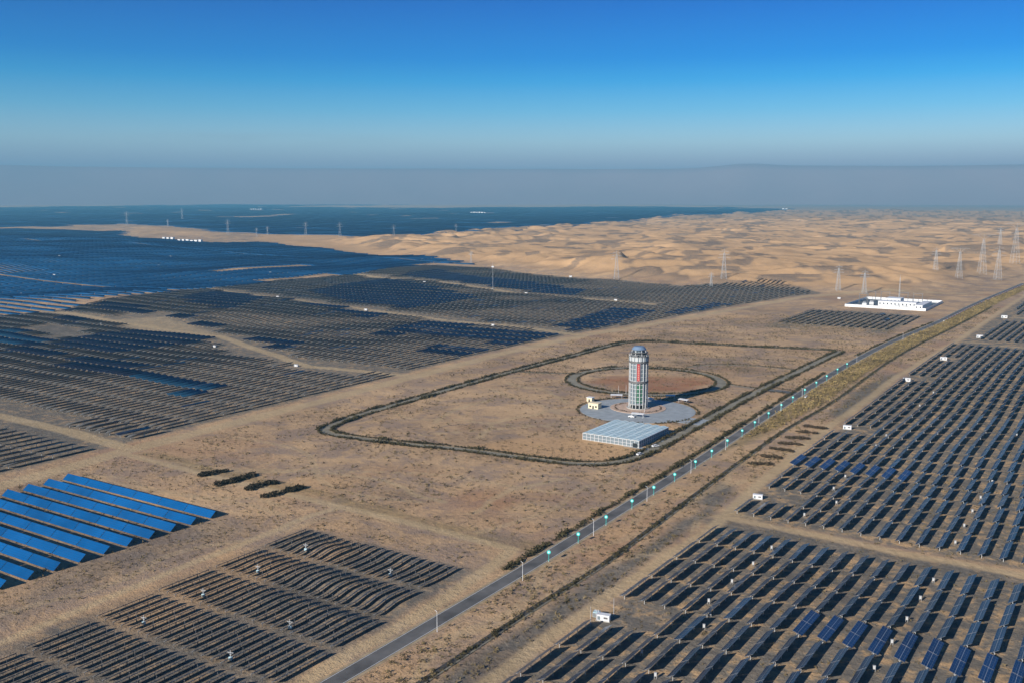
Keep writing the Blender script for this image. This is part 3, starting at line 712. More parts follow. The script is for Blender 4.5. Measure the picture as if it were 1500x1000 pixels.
for k in np.nonzero(ok)[0]:
    x, y = float(GX[k]), float(GY[k]); blk = _hash(np.int64(int(x//75)), np.int64(int(y//54)), 5)
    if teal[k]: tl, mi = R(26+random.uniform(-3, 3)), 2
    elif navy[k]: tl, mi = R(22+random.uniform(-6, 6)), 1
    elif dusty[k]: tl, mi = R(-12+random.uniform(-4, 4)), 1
    else: tl, mi = R(-33+8*blk+random.gauss(0, 2)), 1
    if random.random() < .02: tl = R(8)
    rest.append((x, y, tl, mi, 24.6, 4.2 if y < 405 else 3.3, 2.2 if y < 405 else 1.9))
def rest_mesh(L):
    A_ = np.array(L); x, y, t, mi, ln, w, hub = A_.T; n = len(A_)
    z = terrain(x, y); e = 8; s = (terrain(x, y+e)-terrain(x, y-e))/(2*e)
    V = []; 
    cor = [(-1, -1), (1, -1), (1, 1), (-1, 1)]
    ct, st = np.cos(t), np.sin(t)
    for dz in (-.05, .05):
        for u, v in cor:
            lx = u*w/2; ly = v*ln/2
            V.append(np.stack([x+lx*ct+dz*st, y+ly, z+hub-lx*st+dz*ct+s*ly], 1))
    # posts (three) as thin boxes
    P = []
    for py_ in (-.4, 0, .4):
        for hz in (0, 1):
            for u, v in cor:
                P.append(np.stack([x+u*.12, y+py_*ln+v*.12, z+s*py_*ln+(hub-.15)*hz-.2*(1-hz)], 1))
    V = np.stack(V+P, 1); nv = V.shape[1]; base = np.arange(n)[:, None, None]*nv
    fq = [(3, 2, 1, 0), (4, 5, 6, 7), (0, 1, 5, 4), (1, 2, 6, 5), (2, 3, 7, 6), (3, 0, 4, 7)]
    mfi = [4, -1, 4, 4, 4, 4]; F = list(fq); mm = list(mfi)
    for k in range(3):
        o = 8+8*k
        for q in fq[2:]: F.append(tuple(o+c for c in q)); mm.append(5)
    F = np.array(F)[None]; Q = (F+base).reshape(-1, 4)
    MI = np.tile(np.array(mm), (n, 1)); MI[:, 1] = mi.astype(int); MI = MI.ravel()
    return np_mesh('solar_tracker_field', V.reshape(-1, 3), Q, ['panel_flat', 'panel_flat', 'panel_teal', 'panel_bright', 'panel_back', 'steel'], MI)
tag(link('solar_tracker_field', rest_mesh(rest)), 'thousands of dark tracker tables across the left fields and far right', 'solar panels', kind='stuff')

# ------------------------------------------------------------------ distant fixed arrays
def fixed_field(poly, pitch, seg, w, zl, tilt, mat_, name, label, cull=None, gap=.6):
    ys = [p[1] for p in poly]; xs = [p[0] for p in poly]
    X, Y = np.meshgrid(np.arange(min(xs), max(xs), seg), np.arange(min(ys), max(ys), pitch), indexing='ij'); X = X.ravel(); Y = Y.ravel()
    k = inside(X+seg/2, Y, poly)
    lx = X*math.cos(YAW)+Y*math.sin(YAW); ly = -X*math.sin(YAW)+Y*math.cos(YAW)
    k &= np.abs(lx) < .62*ly+300
    if cull: k &= cull(X, Y)
    X = X[k]; Y = Y[k]; n = len(X)
    z0 = terrain(X, Y); z1 = terrain(X+seg, Y); dy = w*math.cos(tilt); dz = w*math.sin(tilt)
    V = []
    for t in (0, -.1):
        V += [np.stack([X+gap, Y, z0+zl+t], 1), np.stack([X+seg-gap, Y, z1+zl+t], 1), np.stack([X+seg-gap, Y+dy, z1+zl+dz+t], 1), np.stack([X+gap, Y+dy, z0+zl+dz+t], 1)]
    for q in (.2, .8):
        for v in ((0, -.2), (.25, -.2), (.25, 1.), (0, 1.)):
            zz = z0+(z1-z0)*q
            V.append(np.stack([X+seg*q+v[0], Y+dy*.6, zz+(zl+dz*.6-.15 if v[1] > 0 else -.2)], 1))
    V = np.stack(V, 1); b = np.arange(n)[:, None, None]*V.shape[1]
    F = np.array([(0, 1, 2, 3), (7, 6, 5, 4), (0, 4, 5, 1), (1, 5, 6, 2), (2, 6, 7, 3), (3, 7, 4, 0), (8, 9, 10, 11), (12, 13, 14, 15)])[None]
    MI = np.tile(np.array([0, 1, 1, 1, 1, 1, 1, 1]), n)
    return V.reshape(-1, 3), (F+b).reshape(-1, 4), MI
def insands(X, Y):
    k = np.zeros(X.shape, bool)
    for p, s_ in SANDS[:2]+SANDS[4:]: k |= inside(X, Y, p)
    return k
def breaks(X, Y):
    f = vnoise(X/420, Y/170, 141)
    return (f < .93) & ~insands(X, Y) & ~(F1B_ON[0] & inside(X, Y, F1B)) & (np.abs(((X+40*vnoise(X/300, Y/300, 3)) % 640)-320) > 4) & (np.abs((Y % 780)-260) > 7) & ~inside(X, Y, MOUND)
F1B_ON = [True]
VS, QS, MS = [], [], []; off = 0
for args in ((F1, 13.0, 58.0, 4.2, .7, R(36)), (F2, 16.0, 150.0, 4.6, .8, R(36)), (F3, 12.0, 80.0, 4.2, .7, R(36)), (F1B, 23.0, 58.0, 4.2, .6, R(36))):
    F1B_ON[0] = args[0] is not F1B
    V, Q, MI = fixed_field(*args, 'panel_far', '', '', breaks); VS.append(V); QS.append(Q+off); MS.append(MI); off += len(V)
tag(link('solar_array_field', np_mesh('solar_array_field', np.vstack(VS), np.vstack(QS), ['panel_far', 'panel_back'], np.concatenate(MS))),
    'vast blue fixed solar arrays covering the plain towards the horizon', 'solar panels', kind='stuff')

# ------------------------------------------------------------------ bright blue fixed tables, lower left
FW, FT = 4.3, R(38)
def fixed_table(k, y):
    x0, x1 = -482.0+k*.25, -363.6
    L_ = x1-x0; c = (x0+x1)/2
    t = thing('fixed_solar_table', nth(k+1)+' bright blue fixed table from the crossroads side, long and tilted to the camera' if k else 'bright blue fixed table nearest the dark bush rows, long and tilted to the camera', 'solar panel', (c, y, tz(c, y)), 0, 'long bright blue fixed panel tables')
    ct, st = math.cos(FT), math.sin(FT); zl = .55
    n = 6; g = .35
    for q in range(n):
        a = -L_/2+q*L_/n+g/2; b = -L_/2+(q+1)*L_/n-g/2; mb = MB()
        c8 = [(a, 0, zl), (b, 0, zl), (b, FW*ct, zl+FW*st), (a, FW*ct, zl+FW*st)]
        lo = [(p[0], p[1]+.05*st, p[2]-.05*ct) for p in c8]
        mb.hexa(lo+c8, 1, 0, [(0, 0), (b-a, 0), (b-a, FW), (0, FW)])
        o = build(mb, 'panel_section', ['panel_fixed', 'panel_back'], t)
    fr = MB()
    for yy in (.9, 2.4, 3.6): fr.box(-L_/2+.2, L_/2-.2, yy*ct-.06+.12, yy*ct+.06+.12, zl+yy*st-.22, zl+yy*st-.12)
    build(fr, 'rail', 'steel', t)
    for q in range(13):
        xx = -L_/2+2+q*(L_-4)/12
        if q == 0:
            p = MB(); p.bar((0, .9, -.2), (0, .9, zl+.42), .13); p.bar((0, 2.9, -.2), (0, 2.9, zl+2.0), .13); p.bar((0, .9, .3), (0, 2.9, zl+1.7), .08)
            pm = p.mesh('support_frame', ['steel'])
        link('support_frame', pm, t, (xx, 0, 0))
for k in range(11):
    fixed_table(k, 297.0-k*11.35)

# ------------------------------------------------------------------ lower-left narrow tracker rows
def ll_row(x, y0, y1, blk, row, seed):
    r = random.Random(seed); n = 8; W_, hub, tl = 1.9, 1.25, R(-27+r.uniform(-2, 2)); ct, st = math.cos(tl), math.sin(tl)
    yc = (y0+y1)/2; z0 = tz(x, yc)
    t = thing('tracker_row', 'narrow dark tracker row, %s block from the empty lot, %s row from the dirt track' % (nth(blk+1), nth(row+1)), 'solar panel', (x, yc, z0), 0, 'narrow tracker rows left of the road')
    mb = MB(); tb = MB(); bend = lambda y: .9*vn1(y, x)
    def vn1(y, xx): return 0.0
    ys = [y0+(y1-y0)*i/n for i in range(n+1)]; P = []
    for y in ys:
        zz = tz(x, y)-z0; P.append((0.0, y-yc, zz+hub))
    for i in range(n):
        a, b = P[i], P[i+1]; c = []
        for dz in (-.04, .04):
            for (p, u) in ((a, -1), (a, 1), (b, 1), (b, -1)):
                lx = u*W_/2; yy = p[1]+(.1 if p is a else -.1)
                c.append((p[0]+lx*ct+dz*st, yy, p[2]-lx*st+dz*ct))
        mb.hexa(c, 1, 0, [(0, 0), (0, W_), (3, W_), (3, 0)])
        tb.bar((a[0], a[1], a[2]-.14), (b[0], b[1], b[2]-.14), .14)
    build(mb, 'panel_deck', ['panel', 'panel_back'], t); build(tb, 'torque_tube', 'dark_steel', t)
    for i in (0, 2, 4, 6, 8):
        q = P[i]; link('post', LLP, t, (q[0], q[1], q[2]-hub))
    for i in r.sample(range(1, 8), 2 if r.random() < .6 else 1):
        q = P[i]; link('mast', LLM, t, (q[0]+.3, q[1], q[2]-hub))
mb = MB(); mb.box(-.07, .07, -.07, .07, -.3, 1.2); LLP = mb.mesh('post', ['dark_steel'])
mb = MB(); mb.bar((0, 0, -.2), (0, 0, 3.0), .1); mb.bar((-.25, 0, 2.7), (.25, 0, 2.7), .07); LLM = mb.mesh('mast', ['dark_steel'])
sd = 100
for blk, (a0, a1, xs0, xs1) in enumerate([(286.2, 310.6, -313.5, -226.5), (258.0, 281.5, -311.8, -223.5), (229.8, 253.6, -311.0, -220), (201.6, 225.4, -309, -217), (173.4, 197.2, -307, -215), (145.2, 169, -305, -213)]):
    row = 0; x = xs0
    while x <= xs1:
        v, _ = visible(x, (a0+a1)/2, 12)
        if v:
            ll_row(x, a0-1.5, a1-1.5, blk, row, sd); sd += 1
        row += 1; x += 4.72

# ------------------------------------------------------------------ small field equipment
def place_px(px, py, z=0): x, y = at(px, py); return x, y
mb = MB(); mb.box(-.38, .38, -.25, .25, .9, 2.0); CABM = mb.mesh('cabinet', ['pale_grey'])
mb = MB(); mb.bar((-.35, 0, -.2), (-.35, 0, 1.0), .12); mb.bar((.35, 0, -.2), (.35, 0, 1.0), .12); STM = mb.mesh('stand', ['steel'])
mb = MB(); mb.box(-.46, .46, -.34, .4, 2.0, 2.07); HOODM = mb.mesh('hood', ['pale_grey'])
cab = None
spots = [(1103, 829), (1072, 856), (1038, 885), (1031, 924), (1280, 987), (1424, 753), (1436, 733), (1328, 912), (1306, 949), (1280, 988), (1348, 878), (1367, 851), (1399, 798), (1412, 774), (1130, 805), (1221, 718), (1225, 739),
         (1238, 700), (1283, 656), (1270, 678), (1347, 596), (1367, 577), (1178, 757), (1040, 905), (1335, 611), (1298, 641), (1453, 709), (1459, 696), (1471, 670), (1489, 640), (960, 993), (940, 960)]
done = []
for k, (px_, py_) in enumerate(spots):
    x, y = at(px_, py_)
    i = round((x-X0-4.1)/PITCHB); 
    if any(math.hypot(x-a, y-b) < 2 for a, b in done): continue
    done.append((x, y)); z = tz(x, y)
    near_ = min(keep, key=lambda q: (q[4]-x)**2+(q[5]-y)**2)
    lb = 'white combiner box right of %s row, beside %s table %s of cross track' % (nth(near_[2]+1), nth(near_[3]+1), 'this side' if near_[1] == 'L' else 'far side')
    if cab is None:
        cab = thing('combiner_box', lb, 'electrical box', (x, y, z), R(20), 'white combiner boxes between the tracker rows')
        link('cabinet', CABM, cab); link('stand', STM, cab); link('hood', HOODM, cab)
    else: dup(cab, (x, y, z), (0, 0, R(20)), lb)
# inverter cabins
def cabin(name, x, y, label, group, s=1.0, rz=0.):
    t = thing(name, label, 'inverter cabin', (x, y, tz(x, y)), rz, group)
    b = MB(); b.box(-3*s, 3*s, -1.3*s, 1.3*s, .35, 2.9*s); build(b, 'body', 'white', t)
    b = MB(); b.box(-3.15*s, 3.15*s, -1.45*s, 1.45*s, 2.9*s, 3.08*s); build(b, 'roof', 'white', t)
    b = MB(); b.box(-3.2*s, 3.2*s, -1.5*s, 1.5*s, -.3, .35); build(b, 'plinth', 'concrete', t)
    b = MB(); b.box(-2.4*s, -1.2*s, -1.36*s, -1.3*s, .5, 2.3*s); build(b, 'door', 'grey_glass', t)
    b = MB(); b.box(.4*s, 2.2*s, -1.36*s, -1.3*s, 1.3*s, 2.2*s); build(b, 'vent', 'dark_steel', t)
    return t
where = ['by the gap at the bottom edge of the right field', 'at the corner of cross track and edge track', 'beside the short brown bush rows', 'on edge track beyond the brown bush rows', 'at the head of the curved rows',
         'at the far corner of the right field', 'farthest up the edge track']
for k, (px_, py_) in enumerate([(884, 908), (1110, 730), (1241, 628), (1328, 558), (1382, 527), (1435, 495), (1471, 466)]):
    x, y = at(px_, py_); cabin('inverter_cabin', x, y, 'white inverter cabin '+where[k], 'white inverter cabins along the right edge track', (.8, .78, .85, .95, .95, 1.05, 1.1)[k], R(12))
# extra kit beside the nearest cabin
x, y = at(874, 905)
t = thing('transformer', 'pale blue transformer with a tank beside the nearest white inverter cabin', 'transformer', (x-.5, y+1, 0), R(12))
b = MB(); b.box(-1.2, 1.2, -1, 1, .3, 2.2); build(b, 'tank', 'pale_roof', t)
b = MB(); [b.box(-1.2+.3*i, -1.1+.3*i, -1.4, -1.003, .5, 1.9) for i in range(8)]; build(b, 'cooling_fins', 'steel', t)
b = MB(); [b.cyl(-.6+.6*i, 0, 2.2, 2.9, .12, .08, 8) for i in range(3)]; build(b, 'bushings', 'white', t)
for k, (px_, py_, w) in enumerate([(865, 913, 'left'), (899, 900, 'right')]):
    x, y = at(px_, py_); t = thing('lightning_mast', 'thin grey mast standing just %s of the nearest inverter cabin' % w, 'mast', (x, y, 0), 0, 'masts at the nearest cabin')
    b = MB(); b.bar((0, 0, -.2), (0, 0, 6.5), .16, 0, .08); build(b, 'pole', 'steel', t); b = MB(); b.box(-.3, .3, -.3, .3, -.2, .25); build(b, 'footing', 'concrete', t)
# white stations in the left fields
st_px = [(31, 427), (241, 411), (147, 471), (314, 504), (434, 535), (407, 436), (80, 404), (396, 401), (536, 454), (622, 417), (722, 476), (771, 430), (522, 390), (618, 383), (836, 406), (902, 440), (1229, 438), (88, 386), (233, 388), (250, 378), (722, 393)]
st_w = ['at the left edge amid the pale striped rows', 'in the blue field left of centre', 'by the bare sandy patch', 'on the dirt track below the navy block', 'on the left track nearest the tower lot', 'at the top end of the second dirt track',
        'far left in the blue field', 'deep in the blue field above the navy rows', 'midway along the second dirt track', 'on the upper dirt track, left part', 'where the second dirt track nears the lot corner', 'in the middle of the upper dirt track',
        'in the blue field below the dunes', 'at the blue field tip below the dunes', 'at the dune foot above the tracker rows', 'at the right end of the upper dirt track', 'beside the dune-foot track left of the substation', 'highest at far left in the blue field',
        'second highest left of the sand mound', 'highest near the sand mound', 'by the tall thin mast under the dunes']
for k, (px_, py_) in enumerate(st_px):
    x, y = at(px_, py_); cabin('inverter_station', x, y, 'small white inverter station '+st_w[k], 'white inverter stations in the left fields', .62 if py_ > 460 else (.72 if py_ > 420 else .9), R(10))
# poles with crossarms in the lower-left rows
for k, (px_, py_, w) in enumerate([(211, 915, 'nearest the left edge'), (298, 874, 'second from the left track side'), (378, 839, 'third along the left track side'), (448, 806, 'farthest, by the top block'), (425, 921, 'in the middle of the near blocks'),
                                   (338, 967, 'nearest the bottom edge'), (572, 842, 'nearest the asphalt road')]):
    x, y = at(px_, py_); t = thing('equipment_pole', 'pale crossarm pole among narrow rows, '+w, 'pole', (x, y, tz(x, y)), R(15), 'pale equipment poles in the lower left rows')
    b = MB(); b.bar((0, 0, -.3), (0, 0, 3.8), .16, 0, .12); build(b, 'pole', 'pale_grey', t)
    b = MB(); b.bar((-1.2, 0, 2.9), (1.2, 0, 2.9), .12); b.bar((-.9, 0, 2.9), (0, 0, 2.0), .08); b.bar((.9, 0, 2.9), (0, 0, 2.0), .08); build(b, 'crossarm', 'pale_grey', t)
    b = MB(); b.box(-.6, .6, -.35, .35, .4, 1.4); build(b, 'cabinet', 'pale_roof', t)

# ------------------------------------------------------------------ street lamps and poles on the main road
LH = 4.2
lamps = [(803.5, 808), (849, 782), (891, 757), (927, 733), (958, 713), (988, 694), (1017, 675), (1045, 660), (1066, 644.5), (1088, 630), (1108, 618), (1130, 605), (1150, 593), (1168, 582), (1186, 571), (1203, 560.5), (1219, 551), (1233, 541), (1246, 533)]
def road_x(y):
    for (xa, ya), (xb, yb) in zip(ROAD[:-1], ROAD[1:]):
        if ya <= y <= yb: return xa+(xb-xa)*(y-ya)/(yb-ya)
lamp = None
for k, p in enumerate(lamps):
    x, y = at(*p, LH); x = road_x(y)+4.1
    lb = 'teal street lamp with pale round head, %s along the asphalt road from the bottom' % nth(k+1)
    if lamp is None:
        lamp = thing('street_lamp', lb, 'street lamp', (x, y, 0), 0, 'teal street lamps along the asphalt road')
        b = MB(); b.cyl(0, 0, -.2, LH-.1, .11, .07, 8); build(b, 'pole', 'teal', lamp)
        b = MB(); b.cyl(0, 0, -.2, .35, .3, .22, 10); build(b, 'base', 'concrete', lamp)
        b = MB(); b.cyl(0, 0, -.08, .08, .78, .78, 20); build(b, 'lamp_ring', 'teal', lamp, (0, 0, LH), (R(58), 0, R(20)))
        b = MB(); b.cyl(0, 0, .08, .2, .36, .26, 14); build(b, 'lamp_head', 'teal_lit', lamp, (0, 0, LH), (R(58), 0, R(20)))
    else: dup(lamp, (x, y, 0), (0, 0, 0), lb)
pole = None
for k, (bx_, by_) in enumerate([(637, 924), (759, 848), (855, 781), (938, 732), (1002, 691), (1060, 658), (1110, 625), (1150, 604), (1188, 584), (1272, 534), (1330, 498)]):
    x, y = at(bx_, by_); x = road_x(y)+5.4
    lb = 'tall thin grey pole on the near verge of the asphalt road, %s from the bottom' % nth(k+1)
    if pole is None:
        pole = thing('light_pole', lb, 'pole', (x, y, 0), 0, 'grey poles along the asphalt road')
        b = MB(); b.cyl(0, 0, -.2, 7.6, .11, .06, 8); build(b, 'pole', 'white', pole)
        b = MB(); b.bar((0, 0, 7.4), (-1.1, .4, 7.75), .1); build(b, 'arm', 'white', pole)
    else: dup(pole, (x, y, 0), (0, 0, 0), lb)
# red and white guard rail
t = thing('guard_rail', 'red and white striped guard rail on the far stretch of the asphalt road', 'guard rail', (0, 0, 0))
P = resample([(x+5.2, y) for x, y in ROAD if y > 1100 and y < 2000], 8.0); g1, g2, g3 = MB(), MB(), MB()
n = 0
for a, b_ in zip(P[:-1], P[1:]):
    if a[1] < 1290 or a[1] > 1900: continue
    (g1 if n % 2 else g2).bar((a[0], a[1], 1.0), (b_[0], b_[1], 1.0), .75); g3.bar((a[0], a[1], -.2), (a[0], a[1], .7), .25); n += 1
build(g1, 'red_rail', 'red_paint', t); build(g2, 'white_rail', 'white', t); o = build(g3, 'posts', 'steel', t)

# ------------------------------------------------------------------ the tower
def make_tower():
    t = thing('observation_tower', 'round white latticed observation tower with red banner standing on the plaza', 'tower', (TC[0], TC[1], .38))
    r = 6.7; n = 16
    b = MB(); b.cyl(0, 0, 0, 40, 2.6, n=20); build(b, 'core', 'concrete', t)
    c = MB(); c.cyl(0, 0, -.3, 38.4, .27, .27, 8); cm = c.mesh('column', ['tower_white'])
    for k in range(n):
        a = 2*math.pi*(k+.5)/n; link('column', cm, t, (r*math.cos(a), r*math.sin(a), 0))
    for z in np.arange(3.2, 38.0, 2.85):
        b = MB(); b.cyl(0, 0, z-.14, z+.14, r-.25, n=40); link('floor', b.mesh('floor', ['tower_white']), t)
    # glazing drum set back behind the columns, green lower, grey upper
    b = MB(); b.cyl(0, 0, 3.4, 18.6, r-.62, n=32, cap=False, mi=0); go = build(b, 'lower_glazing', 'grey_glass', t)
    b = MB(); b.cyl(0, 0, 20.2, 33.2, r-.62, n=32, cap=False); build(b, 'upper_glazing', 'grey_glass', t)
    for zb in np.arange(4.0, 33, 2.85):          # coloured sun blades between the columns
        pass
    ang = math.atan2(-TC[1], -TC[0])             # the side towards the road and plaza entrance
    gb = MB()
    for k in range(-2, 2):
        a0 = ang+.05+(k)*2*math.pi/n*.5; a1 = a0+2*math.pi/n*.42
        gb.ring(0, 0, 4.5, 18.0, r-.55, r-.40, 4, 0, a0, a1)
    build(gb, 'green_glazing', 'green_glass', t)
    b = MB(); b.ring(0, 0, 20.6, 33.0, r+.28, r+.42, 6, 0, ang-.155, ang+.115); ban = build(b, 'banner', 'red', t)
    w = MB()                                     # blurred pale marks down the banner
    for k in range(7):
        z = 31.4-k*1.6; a = ang-.02; x, y = (r+.43)*math.cos(a), (r+.43)*math.sin(a); tx, ty = -math.sin(a), math.cos(a)
        for dz, l in ((.35, .5), (0, .42), (-.35, .55)): w.bar((x-tx*l, y-ty*l, z+dz), (x+tx*l, y+ty*l, z+dz), .09)
        w.bar((x, y, z-.5), (x, y, z+.5), .09)
    build(w, 'banner_marks', 'cream', ban)
    for z, h in ((19.4, .75), (33.7, .6)):
        b = MB(); b.ring(0, 0, z-h, z+h, r-.3, r+.32, 40); build(b, 'ring_beam', 'dark_steel', t)
    b = MB(); b.ring(0, 0, 34.5, 37.6, r-.4, r+.05, 40); build(b, 'white_drum', 'tower_white', t)
    d = MB()
    for k in range(n): a = 2*math.pi*k/n; d.box(0, 0, 0, 0, 0, 0) if False else d.bar(((r+.1)*math.cos(a), (r+.1)*math.sin(a), 34.7), ((r+.1)*math.cos(a), (r+.1)*math.sin(a), 37.4), .55)
    build(d, 'drum_window', 'grey_glass', t)
    b = MB(); b.cyl(0, 0, 37.6, 37.95, r+.5, n=40); build(b, 'deck', 'dark_steel', t)
    b = MB(); b.cyl(0, 0, 37.95, 40.3, r-1.0, r-1.0, 24); build(b, 'lantern', 'dark_glass', t)
    b = MB()
    for k in range(24):
        a = 2*math.pi*k/24; x, y = (r+.35)*math.cos(a), (r+.35)*math.sin(a); b.bar((x, y, 37.95), (x, y, 39.2), .1)
    b.ring(0, 0, 39.15, 39.3, r+.28, r+.42, 40); build(b, 'railing', 'steel', t)
    b = MB()
    for k in range(8): a = 2*math.pi*k/8; b.bar(((r-.6)*math.cos(a), (r-.6)*math.sin(a), 37.9), ((r-1.6)*math.cos(a), (r-1.6)*math.sin(a), 42.2), .35)
    build(b, 'roof_struts', 'tower_white', t)
    b = MB(); b.cyl(0, 0, 40.3, 40.7, r-.2, r-.2, 24); build(b, 'roof_slab', 'dark_steel', t)
    b = MB(); b.cyl(0, 0, 42.2, 42.7, 5.0, 5.2, 24); b.cyl(0, 0, 42.7, 44.6, 5.2, 3.6, 24); build(b, 'canopy', 'canopy', t)
    b = MB(); b.cyl(0, 0, 40.7, 42.2, 3.4, 3.4, 20); build(b, 'plant_room', 'grey_glass', t)
    b = MB(); b.cyl(0, 0, 0, 3.0, r-1.6, n=24, cap=False); build(b, 'lobby', 'dark_glass', t)
    b = MB(); b.ring(0, 0, 0, .5, r+.2, r+1.6, 40); build(b, 'plinth', 'concrete', t)
make_tower()
# low white canopies and masts round the tower
t0 = None
for k, (px_, py_, rz, L_, w) in enumerate([(903, 583, 25, 9, 'left behind the tower'), (950, 588, -20, 9, 'right beside the tower foot'), (1001, 590, -10, 8, 'at the right rim of the plaza'), (934, 611, 8, 9, 'at the plaza front facing the glass pavilion'), (982, 584, 30, 7, 'in the tower shadow on the plaza')]):
    x, y = at(px_, py_); t = thing('shade_canopy', 'low white shade canopy '+w, 'canopy', (x, y, .14), R(rz), 'white canopies on the plaza')
    b = MB(); b.hexa([(-L_/2, -1.5, 2.5), (L_/2, -1.5, 2.5), (L_/2, 1.5, 2.9), (-L_/2, 1.5, 2.9), (-L_/2, -1.5, 2.65), (L_/2, -1.5, 2.65), (L_/2, 1.5, 3.05), (-L_/2, 1.5, 3.05)]); build(b, 'roof', 'white', t)
    for sx in (-1, 1):
        for sy in (-1, 1): b = MB(); b.bar((sx*(L_/2-.5), sy*1.1, 0), (sx*(L_/2-.5), sy*1.1, 2.5 if sy < 0 else 2.84), .16); build(b, 'post', 'steel', t)
for k, (px_, py_, w) in enumerate([(958, 589, 'right of the tower foot'), (968, 588, 'farther right of the tower foot'), (906, 577, 'left behind the tower'), (917, 576, 'just left of the tower'), (944, 604, 'in front of the tower on the brick terrace')]):
    x, y = at(px_, py_); t = thing('flag_pole', 'thin white pole on the plaza '+w, 'pole', (x, y, .14), 0, 'thin white poles on the plaza')
    b = MB(); b.cyl(0, 0, 0, 7.0, .11, .06, 8); build(b, 'pole', 'white', t); b = MB(); b.cyl(0, 0, 0, .4, .4, .3, 10); build(b, 'base', 'concrete', t)
# cream kiosk
x, y = at(870.5, 598)
t = thing('kiosk', 'cream flat-roofed kiosk building on the left rim of the plaza', 'building', (x, y+1.5, 0), 0)
b = MB(); b.box(-4.4, 3.6, -2.6, 2.6, -.2, 3.9); build(b, 'wall', 'cream', t)
b = MB(); b.box(-4.7, 3.9, -2.9, 2.9, 3.9, 4.25); build(b, 'roof', 'cream', t)
b = MB(); b.box(-1, .2, -2.67, -2.6, 0, 2.3); build(b, 'door', 'dark_glass', t)
for xx in (-3.4, 1.2): b = MB(); b.box(xx, xx+1.4, -2.66, -2.6, 1.1, 2.4); build(b, 'window', 'dark_glass', t)
x, y = at(864, 588)
t = thing('hut', 'smaller cream hut just behind the cream kiosk', 'building', (x, y+1, 0), 0)
b = MB(); b.box(-2.2, 2.2, -2, 2, -.2, 3.2); build(b, 'wall', 'cream', t); b = MB(); b.box(-2.5, 2.5, -2.3, 2.3, 3.2, 3.5); build(b, 'roof', 'white', t); b = MB(); b.box(-.6, .6, -2.06, -2.0, 0, 2.2); build(b, 'door', 'dark_glass', t)
# glass pavilion
def pavilion():
    x0, x1, y0, y1, h = -292, -253.2, 529.6, 572.5, 4.3; cx, cy = (x0+x1)/2, (y0+y1)/2; W2, D2 = (x1-x0)/2, (y1-y0)/2
    t = thing('glass_pavilion', 'wide low glass pavilion with pale blue ribbed roof in front of the tower', 'pavilion', (cx, cy, 0))
    n = 7; w = 2*W2/n
    for k in range(n):
        a = -W2+k*w; m = MB()
        m.hexa([(a+.12, -D2-.4, h), (a+w/2, -D2-.4, h+.55), (a+w/2, D2+.4, h+.55), (a+.12, D2+.4, h), (a+.12, -D2-.4, h+.12), (a+w/2, -D2-.4, h+.67), (a+w/2, D2+.4, h+.67), (a+.12, D2+.4, h+.12)])
        m.hexa([(a+w/2, -D2-.4, h+.55), (a+w-.12, -D2-.4, h), (a+w-.12, D2+.4, h), (a+w/2, D2+.4, h+.55), (a+w/2, -D2-.4, h+.67), (a+w-.12, -D2-.4, h+.12), (a+w-.12, D2+.4, h+.12), (a+w/2, D2+.4, h+.67)])
        ro = build(m, 'roof_bay', 'pale_roof', t)
        q = MB()
        for yy in np.arange(-D2+1.5, D2, 4.1):
            q.hexa([(a+.3, yy, h+.15), (a+w/2, yy, h+.69), (a+w/2, yy+.12, h+.69), (a+.3, yy+.12, h+.15), (a+.3, yy, h+.2), (a+w/2, yy, h+.74), (a+w/2, yy+.12, h+.74), (a+.3, yy+.12, h+.2)])
            q.hexa([(a+w/2, yy, h+.69), (a+w-.3, yy, h+.15), (a+w-.3, yy+.12, h+.15), (a+w/2, yy+.12, h+.69), (a+w/2, yy, h+.74), (a+w-.3, yy, h+.2), (a+w-.3, yy+.12, h+.2), (a+w/2, yy+.12, h+.74)])
        build(q, 'glazing_bar', 'white', ro)
        g = MB(); g.box(a+w-.14, a+w+.14, -D2-.45, D2+.45, h-.1, h+.1); build(g, 'gutter', 'white', t)
    for nm, bx in (('front_glazing', (-W2, W2, -D2, -D2+.1)), ('rear_glazing', (-W2, W2, D2-.1, D2)), ('side_glazing', (-W2, -W2+.1, -D2+.1, D2-.1)), ('side_glazing', (W2-.1, W2, -D2+.1, D2-.1))):
        b = MB(); b.box(*bx, .5, h); build(b, nm, 'grey_glass', t)
    b = MB(); b.box(-W2-.2, W2+.2, -D2-.2, -D2+.15, -.2, .5); b.box(-W2-.2, W2+.2, D2-.15, D2+.2, -.2, .5); b.box(-W2-.2, -W2+.15, -D2+.15, D2-.15, -.2, .5); b.box(W2-.15, W2+.2, -D2+.15, D2-.15, -.2, .5); build(b, 'plinth', 'concrete', t)
    m = MB(); m.box(-.1, .1, -.1, .1, -.1, h); pm = m.mesh('mullion', ['white'])
    for k in range(15): link('mullion', pm, t, (-W2+k*2*W2/14, -D2-.13, 0))
    for k in range(1, 16): link('mullion', pm, t, (W2+.13, -D2+k*2*D2/15, 0))
    b = MB(); b.box(-W2-.1, W2+.1, -D2-.28, -D2-.2, 2.0, 2.15); b.box(W2+.2, W2+.28, -D2, D2, 2.0, 2.15); b.box(-W2-.1, W2+.1, -D2-.3, -D2-.2, h-.2, h+.1); b.box(W2+.2, W2+.3, -D2-.2, D2+.2, h-.2, h+.1); build(b, 'transom', 'white', t)
    b = MB(); b.box(W2-4, W2-1, -D2-.34, -D2-.18, .1, 2.6); build(b, 'door', 'dark_glass', t)
    b = MB(); b.box(-W2+.3, W2-.3, -D2+.3, D2-.3, -.1, .14); build(b, 'floor_slab', 'concrete', t)
pavilion()
